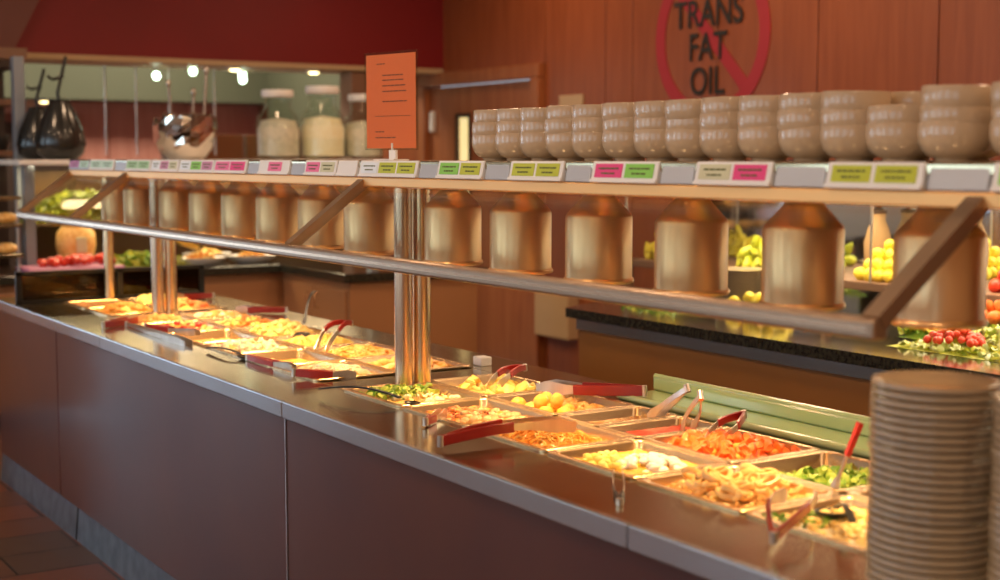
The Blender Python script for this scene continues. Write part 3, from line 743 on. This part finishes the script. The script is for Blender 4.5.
tongs((2.27,2.845,Z+.032),(2.14,3.14,Z+.012),'wide red handled tongs resting on the rear rim behind the potatoes',.05,gl=.6,w=.024)
tongs((2.21,2.40,Z+.045),(2.05,2.33,Z+.004),'red handled tongs arched over the glazed carrots',.05,arch=.06,gl=.5)
tongs((1.56,1.62,Z+.03),(1.80,1.80,Z+.03),'red handled tongs hanging over the counter front beside the onion rings',.07,arch=.06,gl=.55)
tongs((2.21,3.32,Z+.038),(2.04,3.23,Z+.004),'red handled tongs stuck into the golden wedges',.04,arch=.1,gl=.6)
tongs((2.21,4.43,Z+.055),(1.98,4.20,Z+.0),'bright red tongs standing up from the orange noodles',.05,arch=.12,gl=.6)
tongs((1.69,4.12,Z+.012),(1.72,3.83,Z+.012),'red grip tongs lying on the front rims near the deep orange pan',.02,gl=.6)
tongs((1.66,3.70,Z+.02),(1.82,3.62,Z+.006),'short red grip tongs on the corner of the pale noodle pan',.02,gl=.6,w=.02)
tongs((1.56,5.20,Z+.014),(1.76,5.36,Z+.014),'red handled tongs on the counter front near the far post',.05,gl=.7,w=.02)
tongs((1.69,5.10,Z+.012),(1.78,4.80,Z+.010),'dark red tongs on the rim of the red brown stew',.03,gl=.5)
tongs((2.31,6.02,Z+.018),(2.13,6.05,Z+.016),'red handled tongs on the rear edge near the end screen',.04,gl=.7,w=.02)
tongs((2.34,5.28,Z+.018),(2.18,5.42,Z+.016),'red handled tongs on the rear edge left of the black ladle',.04,gl=.7,w=.02)
tongs((1.655,5.22,Z+.010),(1.655,4.55,Z+.010),'long bare steel tongs lying along the front of the pans',.035,grip=None)
spoon((2.37,5.06,Z+.11),(2.08,4.56,Z+.01),'black long handled ladle leaning in the golden noodles','black_plastic',.03,.05,'serving_ladle')
spoon((1.60,3.40,Z+.02),(1.74,3.14,Z+.008),'dark spoon lying over the rim of the leafy pan','black_plastic',.018,.02)
spoon((1.665,4.40,Z+.012),(1.70,4.16,Z+.010),'dark spoon on the front rim left of the red grip tongs','black_plastic',.026,.01)
tongs((2.05,2.37,Z+.108),(2.12,2.50,Z-.004),'bare steel tongs standing in the red sauce pan',.03,grip=None,w=.018)
tongs((2.16,2.545,Z+.09),(2.17,2.69,Z-.004),'bare steel tongs standing in the brown gravy pan',.03,grip=None,w=.016)
spoon((2.02,1.868,Z+.13),(1.975,1.89,Z+.0),'red gripped spoon standing upright in the green vegetables','steel_brushed',.022,.0,grip='red_plastic')
tongs((1.555,2.02,Z+.006),(1.72,2.24,Z+.0),'black tipped utensil crossing the front rim of the curry pan',.022,grip='black_plastic',gl=.25,w=.010)
spoon((1.74,1.62,Z+.03),(1.82,1.74,Z+.012),'black ladle resting on the creamy pasta','black_plastic',.035,.02,'serving_ladle')
# small things on the rear ledge
nc = thing('napkin_box', 'small white card box on the rear edge of the counter right of the near post', 'box', (2.265,3.64,TOP))
b = MB(); b.box(-.02,.02,-.024,.024,0,.028,.003); b.build('body', 'white', nc)

# ------------------------------------------------------------------ plate stacks near the camera
r = .093
b = MB(); b.lathe([(0,.003),(.050,.003),(.052,0),(.056,0),(.057,.005),(.075,.006),(r-.002,.0095),(r,.0115),(r+.0003,.0150),(r-.0008,.0182),(r-.005,.0188),(.072,.0125),(.054,.008),(0,.007)], 56)
pl = b.build('plate', 'plate_ceramic')
pz = .0118; first = True
for nm, (x, y), n in (('left',(1.64,1.372),26),('right',(1.66,1.168),26)):
    for k in range(n):
        pos = 'topmost' if k == n-1 else ('bottom' if k == 0 else '%s from the bottom' % ORD[k])
        lab = 'cream plate, %s of the %s stack on the counter near end' % (pos, nm)
        loc = (x+rnd.uniform(-.0018,.0018), y+rnd.uniform(-.0018,.0018), TOP+k*pz)
        if first: o = pl; first = False; o.location = loc; tag(o, lab, 'plate', 'stacked plates at the near end')
        else: o = dup(pl, loc=loc, label=lab, rot=(0,0,rnd.uniform(0,6)))

# ------------------------------------------------------------------ salad bar behind
sb = thing('salad_bar', 'long salad bar with black granite top and orange brown front', 'counter', (3.9,3,0))
S = (-3.9,-3,0)
MB().prism([(3.45,.8),(4.62,.8),(4.62,5.5),(3.45,4.87)],TOP-.04,TOP,'z').build('countertop', 'granite', sb, shift=S)
MB().box(3.455,3.475,.8,4.80,TOP-.085,TOP-.042,.002).build('edge_strip', 'steel_cool', sb, shift=S)
for a, c in ((.8,2.6),(2.605,4.8)): MB().box(3.47,4.6,a,c,.1,TOP-.085,.003).build('front_panel', 'bar_laminate', sb, shift=S)
MB().box(3.53,4.55,.85,4.75,0,.1).build('plinth', 'dark_wood', sb, smooth=False, shift=S)
MB().prism([(3.49,4.795),(4.59,4.795),(4.59,5.40)],.1,TOP-.085,'z').build('end_panel', 'bar_laminate', sb, smooth=False, shift=S)
dc = thing('display_case', 'brown framed display shelf over the salad bar with mirror back and added hood', 'display shelf', (4.3,3,TOP))
S = (-4.3,-3,-TOP)
MB().box(4.2,4.58,.8,5.46,.955,.99,.004).build('shelf_board', 'shelf_brown', dc, shift=S)
MB().box(4.56,4.585,.8,5.46,TOP,1.46).build('mirror', 'mirror', dc, smooth=False, shift=S)
MB().box(3.75,4.6,.8,5.46,1.43,1.47,.004).build('hood', 'dark_wood', dc, shift=S)  # hood added out of view to hold the added fill light
for y in (1.9,3.85,5.42):
    b = MB(); b.tube([(4.2,y,.99),(4.2,y,1.43)], .006, 12); b.build('rod', 'steel_brushed', dc, shift=S)
for y in (.82,2.2,3.45,4.1,5.42): MB().box(4.2,4.24,y-.012,y+.012,TOP,.955).build('shelf_support', 'shelf_brown', dc, shift=S)
for z in (1.30,1.345):
    b = MB(); b.tube([(4.19,.85,z),(4.19,5.44,z)], .003, 8); b.build('wire_rail', 'steel_dark', dc, shift=S)
# fruit and salad displayed
def fruit(nm, mt, sc3, r, spots, labels, group, cat, rough=.08):
    def pb():
        b = MB(); b.blob((0,0,0), r, sc3, 3, rough, None, 2)
        return b
    scatter(pb, nm, mt, spots, labels, group, cat)
def pile(cx, cy, z, r, nx, ny, layers, jit=.38):
    out = []
    for k in range(layers):
        for i in range(nx-k):
            for j in range(ny-k):
                out.append(((cx+(i-(nx-k-1)/2)*r*1.9+rnd.uniform(-jit,jit)*r, cy+(j-(ny-k-1)/2)*r*1.9+rnd.uniform(-jit,jit)*r, z+r*.9+k*r*1.5),
                            (rnd.uniform(0,3),rnd.uniform(0,3),rnd.uniform(0,6)), rnd.uniform(.9,1.08)))
    return out
sp = pile(4.34,3.83,.99,.026,4,6,4); fruit('lemon','lemon',(1.15,1,1),.027,sp,['yellow lemon in the heap on the display shelf between the two nearest shades']*len(sp),'lemons heaped on the display shelf','lemon')
sp = pile(4.36,4.62,.99,.028,3,5,4); fruit('green_pepper','pepper',(1.5,.8,.7),.028,sp,['yellow green pepper stacked on the display shelf, seen left of the second shade']*len(sp),'peppers stacked on the display shelf','pepper',.3)
sp = pile(4.34,5.28,.99,.026,3,4,4)
fruit('plantain','lemon',(2.0,.7,.7),.03,sp,['greenish yellow banana on the far end of the display shelf']*len(sp),'bananas on the display shelf','banana',.2)
sp = pile(4.34,3.28,.99,.026,3,3,2); fruit('tomato','tomato',(1,1,.88),.027,sp,['red tomato on the display shelf at the right of the photo']*len(sp),'tomatoes on the display shelf','tomato')
sp = pile(4.25,3.26,TOP+.04,.03,3,3,2); fruit('orange_tomato','carrot',(1,1,.85),.03,sp,['orange red tomato under the display shelf on green leaves']*len(sp),'orange red tomatoes on the counter','tomato')
def oil_bottle(x, y, z, lab):
    t = thing('oil_bottle', lab, 'bottle', (x,y,z))
    b = MB(); b.lathe([(0,0),(.025,0),(.027,.006),(.027,.08),(.011,.11),(.011,.14),(0,.14)], 20); b.build('body', 'lemon', t)
    b = MB(); b.lathe([(.013,.135),(.013,.155),(0,.155)], 16); b.build('cap', 'white', t)
oil_bottle(4.27,3.40,.99,'small yellow bottle beside the tomatoes on the display shelf')
# vases behind lemons
for y, lab in ((4.06,'beige clay jar behind the lemons, left one'),(3.72,'beige clay jar behind the lemons, right one')):
    t = thing('clay_jar', lab, 'jar', (4.47,y,.99))
    b = MB(); b.lathe([(0,0),(.035,0),(.055,.07),(.058,.14),(.042,.20),(.028,.23),(.03,.26),(.026,.26),(.024,.23),(0,.2)], 24); b.build('body', 'clay', t)
    b = MB(); b.lathe([(.033,.26),(.033,.275),(.012,.285),(.014,.30),(0,.302)], 20); b.build('lid', 'dark_wood', t)
# lettuce bed and cherry tomatoes on the counter
def heap_obj(name, mats, cx, cy, z, hx, hy, h, n, s, label, mi=(0,1), seed=1, flat=False):
    P_ = (cx, cy, hx, hy)
    def f(u, v): return z+h*max(0, 1-u*u*.9)*max(0, 1-v*v*.9)+.006*noise.noise(Vector((u*3, v*3, seed)))
    b = MB(); g = []; k = 14
    for i in range(k+1): g.append([b.bm.verts.new((cx+(-1+2*i/k)*hx, cy+(-1+2*j/k)*hy, max(z+.001, f(-1+2*i/k,-1+2*j/k)-.006))) for j in range(k+1)])
    for i in range(k):
        for j in range(k): b.bm.faces.new((g[i][j],g[i+1][j],g[i+1][j+1],g[i][j+1]))
    leaves(P_, f, n, s, list(mi))(b)
    o = b.build(name, mats, ang=60); c = Vector((cx,cy,z)); o.data.transform(Matrix.Translation(-c)); o.location = c
    return tag(o, label, 'food', None, 'stuff')
heap_obj('lettuce_bed', ['salad_leaf','pale_leaf'], 3.86,2.95,TOP,.20,.33,.006,300,.020,'bed of lettuce leaves around the small tomatoes on the salad bar')
heap_obj('leafy_greens', ['greens','salad_leaf'], 4.28,3.18,TOP,.12,.16,.09,120,.032,'dark green leaves under the orange red tomatoes')
heap_obj('frisee', ['salad_leaf','pale_leaf'], 3.96,3.03,TOP+.005,.10,.12,.05,90,.028,'yellow green frisee heap at the right of the small tomatoes')
heap_obj('broccoli_greens', ['greens','salad_leaf'], 3.93,3.33,TOP+.005,.08,.07,.045,90,.02,'dark green bunch left of the small tomatoes')
heap_obj('herb_greens', ['greens','salad_leaf'], 3.9,4.75,TOP,.16,.16,.03,120,.02,'small dark green herbs at the far end of the salad bar')
sp = []
for i in range(60):
    a = rnd.uniform(0,2*PI); q = math.sqrt(rnd.random()); sp.append(((3.80+q*.08*math.cos(a), 3.10+q*.11*math.sin(a), TOP+.026+.05*(1-q)+rnd.uniform(0,.006)), (0,0,rnd.uniform(0,6)), rnd.uniform(.85,1.1)))
fruit('cherry_tomato','tomato',(1,1,.95),.0135,sp,['small red tomato heaped on the lettuce bed']*len(sp),'small red tomatoes on the lettuce bed','tomato')
sp = []
for i in range(14): sp.append(((3.93+rnd.uniform(-.025,.025), 4.05+(i%8)*.045, TOP+.026+(i//8)*.035+rnd.uniform(0,.008)), (rnd.uniform(0,1),rnd.uniform(0,1),rnd.uniform(0,6)), rnd.uniform(.8,1.1)))
fruit('yellow_squash','lemon',(1.6,1,.9),.026,sp,['pale yellow squash piece lying before the plates on the salad bar']*len(sp),'yellow squash pieces on the salad bar','squash')
b = MB(); rr_ = .115
b.lathe([(0,.003),(.06,.003),(.064,0),(.07,.004),(.095,.010),(rr_,.017),(rr_,.019),(.09,.013),(.06,.007),(0,.006)], 40)
p2 = b.build('salad_plate', 'ceramic'); 
for k in range(13):
    lab = 'pale salad plate, %s of the stack on the salad bar' % ('topmost' if k == 12 else 'bottom' if k == 0 else ORD[k]+' from the bottom')
    o = p2 if k == 0 else dup(p2)
    o.location = (4.12,4.50,TOP+k*.012); tag(o, lab, 'plate', 'salad plates stacked on the salad bar')

# ------------------------------------------------------------------ L shaped back counter
lc = thing('back_counter', 'L shaped back counter with brown cabinets and black granite top', 'counter', (3.5,7.9,0))
S = (-3.5,-7.9,0)
b = MB(); b.box(3.42,4.35,6.93,8.75,TOP-.05,TOP,.005); b.box(.6,3.42,7.80,8.75,TOP-.05,TOP,.005); b.build('countertop', 'granite', lc, shift=S)
b = MB(); b.box(3.47,4.3,6.97,8.7,.08,TOP-.05); b.box(.65,3.47,7.87,8.7,.08,TOP-.05); b.build('carcass', 'cabinet_laminate', lc, smooth=False, shift=S)
MB().box(3.52,4.25,7.0,8.6,0,.08).build('plinth', 'dark_wood', lc, smooth=False, shift=S)
for a, c in ((7.0,7.40),(7.41,7.82)):
    d_ = MB().box(3.452,3.47,a,c,.12,TOP-.10,.004).build('cabinet_door', 'cabinet_laminate', lc, shift=S)
    hy_ = a+.06 if a > 7.2 else c-.06
    b = MB(); b.tube([(3.452,hy_,.62),(3.43,hy_,.62),(3.43,hy_,.70),(3.452,hy_,.70)], .006, 8); b.build('handle', 'gold_post', d_, shift=S)
for a, c in ((.7,1.6),(1.62,2.5),(2.52,3.42)): MB().box(a,c,7.852,7.87,.12,TOP-.10,.004).build('cabinet_door', 'cabinet_laminate', lc, shift=S)
# its own glass guard with white top shelf
gs = thing('back_guard', 'white topped glass guard over the far salad counter', 'sneeze guard', (2.8,8.2,TOP)); S = (-2.8,-8.2,-TOP)
MB().box(1.95,4.3,7.98,8.55,1.44,1.47,.006).build('top_shelf', 'white', gs, shift=S)
for x in (2.05,4.25): MB().box(x-.03,x+.03,8.17,8.23,TOP,1.44 if x > 3 else 1.44,.004).build('post', 'grey_blue', gs, shift=S)
b = MB(); b.ribbon([(3.1,7.84,1.2),(3.1,8.0,1.43)], 2.2, .006, (1,0,0)); b.build('glass_panel', 'pane', gs, smooth=False, shift=S)
b = MB(); b.box(2.05,4.25,8.35,8.6,1.08,1.10,.003); b.build('rear_shelf', 'steel', gs, shift=S)
MB().box(2.18,4.25,8.62,8.64,TOP,1.40,.002).build('rear_panel', 'rear_brown', gs, shift=S)
heap_obj('yellow_lettuce', ['salad_leaf','pale_leaf'], 2.45,8.47,1.10,.38,.11,.14,300,.06,'yellow green lettuce heaped behind the far guard strut')
heap_obj('chopped_lettuce', ['salad_leaf','greens'], 2.6,8.0,TOP,.16,.12,.07,110,.035,'pale green salad left of the orange scoop on the far counter')
heap_obj('mixed_leaves', ['salad_leaf','pale_leaf'], 2.78,7.98,TOP,.12,.1,.06,90,.03,'bright green leaves behind the orange scoop on the far counter')
tr = thing('salad_tray', 'pale pink tray of chopped tomato on the far counter', 'tray', (2.22,7.99,TOP))
b = MB(); b.box(-.27,.27,-.15,.15,0,.03,.012); b.build('body', 'card_mauve', tr)
sp = []
for i in range(40): sp.append(((2.26+rnd.uniform(-.2,.2), 8.0+rnd.uniform(-.1,.1), TOP+.045+rnd.uniform(0,.03)), (rnd.uniform(0,3),0,rnd.uniform(0,6)), rnd.uniform(.8,1.2)))
fruit('tomato_piece','tomato',(1,.8,.8),.026,sp,['red tomato piece heaped on the pink tray of the far counter']*len(sp),'tomato pieces on the pink tray','tomato')
ck = thing('crock', 'golden brown glazed crock on the far counter behind the pink tray', 'pot', (2.33,8.26,TOP))
b = MB(); b.lathe([(0,0),(.07,0),(.10,.05),(.115,.13),(.11,.2),(.08,.24),(.085,.255),(.075,.255),(.07,.23),(0,.22)], 32); b.build('body', 'bread', ck)
b = MB(); b.box(-.03,.03,-.125,-.112,.09,.18,.003); b.build('label', 'card_beige', ck)
for i, (x, y, m_, lab) in enumerate(((2.98,7.96,'orange_food','oval white dish of orange food on the far counter, left one'),(3.32,8.0,'orange_food','oval white dish near the corner of the far counter'),(3.15,8.3,'noodle','oval white dish of pale noodles at the back of the far counter'))):
    t = thing('oval_dish', lab, 'dish', (x,y,TOP))
    b = MB(); b.lathe([(0,0),(.07,0),(.12,.035),(.13,.05),(.125,.05),(.1,.035),(.06,.012),(0,.01)], 32, mx=Matrix.Diagonal((1.2,.9,1,1))); b.build('body', 'white', t)
    c_ = heap_obj('dish_food', [m_,'noodle'], x, y, TOP+.03, .08, .06, .035, 60, .02, 'food heaped in the '+lab)
b = MB(); b.ribbon([(0,0,0),(.07,0,.08),(.12,0,.16),(.15,0,.25)], [.13,.11,.07,.05], .03, (0,1,0)); t = b.build('plastic_scoop', 'curry'); t.location = (2.70,7.93,TOP+.26); t.rotation_euler = (0,R(90),0)
tag(t, 'yellow orange plastic scoop slanting over the green leaves on the far counter', 'scoop')
# shelf rack with bread at far left
br = thing('bread_rack', 'open rack with trays of bread at the far left edge', 'rack', (1.72,8.1,0)); S = (-1.72,-8.1,0)
for z in (.93,1.10,1.25): MB().box(1.2,1.95,7.95,8.5,z,z+.02,.004).build('shelf', 'steel', br, shift=S)
b = MB()
for x in (1.22,1.93):
    for y in (7.97,8.48): b.tube([(x,y,TOP),(x,y,1.27)], .008, 8)
b.build('frame', 'steel_brushed', br, shift=S)
for i in range(8):
    b = MB(); b.blob((0,0,0), .05, (1.3,1,.6), 3, .1, None, i); o = b.build('bread_roll', 'bread'); o.location = (1.46+.14*(i%4), 8.04, (1.15 if i < 4 else .98)); tag(o, 'brown bread roll on the %s shelf of the far left rack' % ('middle' if i < 4 else 'lower'), 'bread', 'bread rolls on the rack')
# dark tall cabinet at the far left with a grey post
CY = .26
cb = thing('tall_cabinet', 'dark open tall cabinet at the left edge of the photo', 'cabinet', (1.45,8.7,0)); S = (-1.45,-8.7,0)
b = MB(); b.box(.9,1.0,8.8,9.25,0,2.05); b.box(.9,2.17,9.2,9.25,0,2.05); b.box(.9,2.17,8.8,9.25,2.02,2.07); b.build('carcass', 'dark_wood', cb, smooth=False, shift=S)
for z in (.9,1.49,1.80): MB().box(1.0,2.17,8.81,9.2,z,z+.035,.003).build('shelf', 'shelf_brown', cb, shift=S)
tag(MB().box(2.085,2.15,8.60,8.67,TOP,2.08,.004).build('grey_post', 'grey_blue'), 'slim blue grey upright post left of the black jugs', 'post')
for x, lab in ((2.07,'small dark pot on the cabinet shelf, right one'),(1.90,'small dark pot on the cabinet shelf, left one')):
    t = thing('dark_pot', lab, 'pot', (x,8.98,1.525)); b = MB(); b.lathe([(0,0),(.05,0),(.07,.05),(.06,.09),(.05,.09),(0,.03)], 24); b.build('body', 'black_plastic', t)

# ------------------------------------------------------------------ things on the far guard's shelf
def jug(x, y, s, lab, rz):
    t = thing('black_jug', lab, 'jug', (x,y,1.47), rz)
    b = MB(); b.lathe([(0,0),(.09*s,0),(.135*s,.04*s),(.15*s,.10*s),(.13*s,.19*s),(.085*s,.30*s),(.062*s,.345*s),(.066*s,.36*s),(.055*s,.36*s),(.05*s,.33*s),(.1*s,.15*s),(0,.05)], 36); b.build('body', 'black_glass', t)
    b = MB(); b.tube([(.02*s,0,.25*s),(-.01*s,0,.4*s),(.03*s,0,.55*s),(.05*s,0,.62*s)], .010, 10); b.build('ladle_handle', 'black_plastic', t)
    b = MB(); b.tube([(.03*s,0,.50*s),(-.04*s,0,.48*s),(-.07*s,0,.50*s)], .009, 10); b.build('hook', 'black_plastic', t)
jug(2.235,8.18,.95,'large black pear shaped jug with a ladle standing in it',.2); jug(2.195,8.50,.86,'smaller black jug partly behind the large one at left',-.2)
cb2 = thing('chrome_bowl', 'shiny faceted silver bowl with serving tools on the far shelf', 'bowl', (3.0,8.24,1.47)); cb2.scale = (1,1,1.2)
b = MB(); b.lathe([(0,0),(.10,0),(.13,.02),(.155,.045),(.172,.075),(.185,.11),(.19,.14),(.19,.17),(.18,.21),(.175,.21),(.18,.16),(.14,.05),(0,.02)], 22)
for v in b.bm.verts:
    if v.co.z > .01: v.co += Vector((rnd.uniform(-1,1),rnd.uniform(-1,1),rnd.uniform(-1,1)))*.008
b.build('body', 'chrome', cb2, smooth=False)
b = MB()
for i in range(46):
    a = rnd.uniform(0,2*PI); q = .15*math.sqrt(rnd.random()); b.blob((q*math.cos(a), q*math.sin(a), .19+rnd.uniform(0,.03)), .022, (1,1,1), 1, .3, rot3(), i)
o = b.build('ice_pieces', 'chrome', cb2, smooth=False); o['kind'] = 'stuff'
for dx, h in ((-.08,.38),(.05,.34),(.12,.45)):
    b = MB(); b.tube([(dx,0,.15),(dx*1.2,0,h)], .008, 8); b.blob((dx*1.2,0,h), .016, (1,1,1.4)); b.build('serving_tool', 'steel_brushed', cb2)
def gjar(x, s, lab, fill):
    t = thing('glass_jar', lab, 'jar', (x,8.26,1.47))
    b = MB(); b.lathe([(0,0),(.12*s,0),(.14*s,.02),(.145*s,.2*s),(.13*s,.27*s),(.085*s,.33*s),(.085*s,.40*s),(.08*s,.40*s),(.08*s,.33*s),(.125*s,.26*s),(.138*s,.03),(0,.01)], 32); b.build('body', 'jar_glass', t)
    b = MB(); b.lathe([(0,.012),(.13*s,.025),(.134*s,.19*s),(.11*s,.25*s),(0,.27*s)], 28); b.build('contents', fill, t)
    b = MB(); b.lathe([(0,.40*s),(.10*s,.40*s),(.105*s,.42*s),(.10*s,.445*s),(0,.45*s)], 28); b.build('lid', 'white', t)
gjar(3.62,.98,'glass jar left of the other two on the far shelf, grey contents','jar_filling'); gjar(3.93,1.05,'middle glass jar with white contents and white lid','cauliflower'); gjar(4.22,.95,'right glass jar beside the orange notice','jar_filling')
# kitchen beyond
kc = thing('steel_cabinet', 'stainless kitchen cabinet behind the silver bowl', 'cabinet', (4.1,10.6,0)); S = (-4.1,-10.6,0)
MB().box(3.80,5.2,10.4,11.0,0,1.66,.01).build('carcass', 'steel_cool', kc, shift=S)
for i in range(3): 
    d_ = MB().box(3.83+i*.45,4.25+i*.45,10.38,10.4,.1,1.66,.004).build('cabinet_door', 'steel', kc, shift=S)
    MB().box(4.21+i*.45,4.225+i*.45,10.355,10.38,.9,1.3,.003).build('handle', 'steel_brushed', d_, shift=S)
tag(MB().box(-.10,.10,-.1,.1,0,.08,.01).build('carton', 'holder_grey', loc=(3.98,10.6,1.66)), 'small pale carton on the steel cabinet behind the silver bowl', 'box')
tag(MB().box(4.72,4.98,9.42,9.62,0,2.12,.01).build('column', 'shelf_brown'), 'grey brown column behind the orange notice', 'column')
d = bpy.data.objects.new('door_2', None); COL.objects.link(d); d['kind'] = 'structure'; d.location = (3.2,12.98,0)
b = MB(); b.box(2.9,2.98,12.93,13.0,0,1.86); b.box(3.62,3.70,12.93,13.0,0,1.86); b.box(2.9,3.70,12.93,13.0,1.80,1.88); b.build('frame', 'brown_paint', d, smooth=False, shift=(-3.2,-12.98,0))
MB().box(2.98,3.62,12.96,13.0,0,1.80).build('door_leaf', 'dark_wood', d, smooth=False, shift=(-3.2,-12.98,0))
tag(MB().box(2.62,2.78,12.97,12.995,1.35,1.72,.004).build('wall_notice', 'beige_trim'), 'pale notice on the far wood wall between jugs and door', 'notice')
# lamps of the kitchen: pendants and downlights
pend = [(3.35,9.75,2.06,'left pendant bulb near the serving tools, far kitchen'),(3.62,9.75,2.10,'second pendant bulb from the left under the bulkhead'),(4.08,9.95,2.10,'third pendant bulb from the left, upper of the close pair'),(4.02,9.80,2.055,'lower bulb of the close pair of pendants')]
for x, y, z, lab in pend:
    t = thing('pendant_bulb', lab, 'lamp', (x,y,z), 0, 'bulbs hanging in the kitchen opening')
    b = MB(); b.blob((0,0,0), .028, (1,1,1.1), 2); b.build('bulb', 'bulb_green', t); b = MB(); b.tube([(0,0,.028),(0,0,.06)], .014, 12); b.tube([(0,0,.06),(0,0,CZ-z)], .004, 6); b.build('cord', 'steel_brushed', t)
for x, y, z, lab in ((2.62,12.75,1.985,'yellow downlight in the grey green soffit above the black jugs'),(3.35,12.75,1.985,'yellow downlight in the soffit left of the silver bowl'),(3.88,9.6,2.12,'yellow downlight under the red bulkhead, left one'),(4.5,9.6,2.12,'yellow downlight under the red bulkhead, right one')):
    t = thing('downlight', lab, 'lamp', (x,y,z), 0, 'yellow downlights'); b = MB(); b.lathe([(.06,.01),(.06,-.006),(.045,-.008),(.045,0),(0,0)], 24); b.build('housing', 'white', t)
    b = MB(); b.lathe([(.044,-.002),(.03,-.016),(0,-.02)], 20); b.build('lens', 'bulb_yellow', t)
for x in (2.98,3.2,3.44,3.78):
    tag(MB().tube([(x,9.75,1.5),(x,9.75,CZ)], .006, 8).build('hanging_rod', 'steel_brushed', loc=(0,0,0)), 'thin steel rod hanging in the kitchen opening, %s' % {2.98:'leftmost',3.2:'second from left',3.44:'third from left',3.78:'rightmost'}[x], 'rod')

# ------------------------------------------------------------------ lights
def area(name, loc, rot, sx, sy, e, col, spread=180):
    l = bpy.data.lights.new(name, 'AREA'); l.shape = 'RECTANGLE'; l.size = sx; l.size_y = sy; l.energy = e; l.color = col; l.spread = R(spread)
    o = bpy.data.objects.new(name, l); COL.objects.link(o); o.location = loc; o.rotation_euler = rot; return o
for i in range(6):
    y0, y1 = ys[2*i], ys[2*i+1]
    zb = .85 if i < 5 else 0
    area('window_daylight', (-3.62,(y0+y1)/2,(zb+2.5)/2), (0,R(-90),0), 2.5-zb, y1-y0, (16,16,26,46,24,30)[i], (.60,.79,1))
for x0 in (-2.75,-1.25): area('window_daylight', (x0+.375,13.15,1.35), (R(90),0,PI), .75, 2.3, 45, (.62,.78,1))
CL = [(x,y) for x in (-1.8,.6,2.9) for y in (-1.5,.6,2.7,4.8,6.9)]+[(4.6,y) for y in (1,3.2,5.4,7.6)]
for i, (x, y) in enumerate(CL):
    area('ceiling_light', (x,y,CZ-.03), (0,0,0), .3, .3, 18.5, (1,.66,.40))
area('salad_fill_light', (4.15,2.9,1.425), (0,0,0), .35, 4.0, 52, (1,.80,.5))  # fill light added to brighten the food on the salad bar
area('far_salad_fill_light', (3.1,8.3,1.435), (0,0,0), 2.1, .3, 20, (1,.80,.5))  # added fill under the far guard shelf, brightens the food there
for x, y, e in ((2.2,11.4,90),(4.2,11.4,90)): area('kitchen_light', (x,y,CZ-.03), (0,0,0), .8, .8, e, (1,.92,.72))
w = bpy.data.worlds.new('World'); sc.world = w; w.use_nodes = True
w.node_tree.nodes['Background'].inputs['Color'].default_value = (.7,.85,1,1); w.node_tree.nodes['Background'].inputs['Strength'].default_value = 1.5

# ------------------------------------------------------------------ camera
cam = bpy.data.cameras.new('camera'); co = bpy.data.objects.new('camera', cam); COL.objects.link(co); sc.camera = co
f_px = 1400.; cam.sensor_fit = 'HORIZONTAL'; cam.sensor_width = 36; cam.lens = f_px/1000*36; cam.clip_start = .02; cam.clip_end = 60
pitch = math.atan(132/f_px); yaw = math.atan(900*math.cos(pitch)/f_px)
co.location = (0,0,1.48); co.rotation_euler = (PI/2-pitch, 0, -yaw)
cam.dof.use_dof = True; cam.dof.focus_distance = 3.7; cam.dof.aperture_fstop = 2.6
vs = sc.view_settings; vs.view_transform = 'Standard'; vs.look = 'None'; vs.gamma = 1; vs.use_curve_mapping = False; vs.exposure = 0
sc.cycles.use_denoising = True
sc.cycles.max_bounces = 8; sc.cycles.transparent_max_bounces = 12; sc.cycles.sample_clamp_indirect = 6
sc.cycles.use_light_tree = True
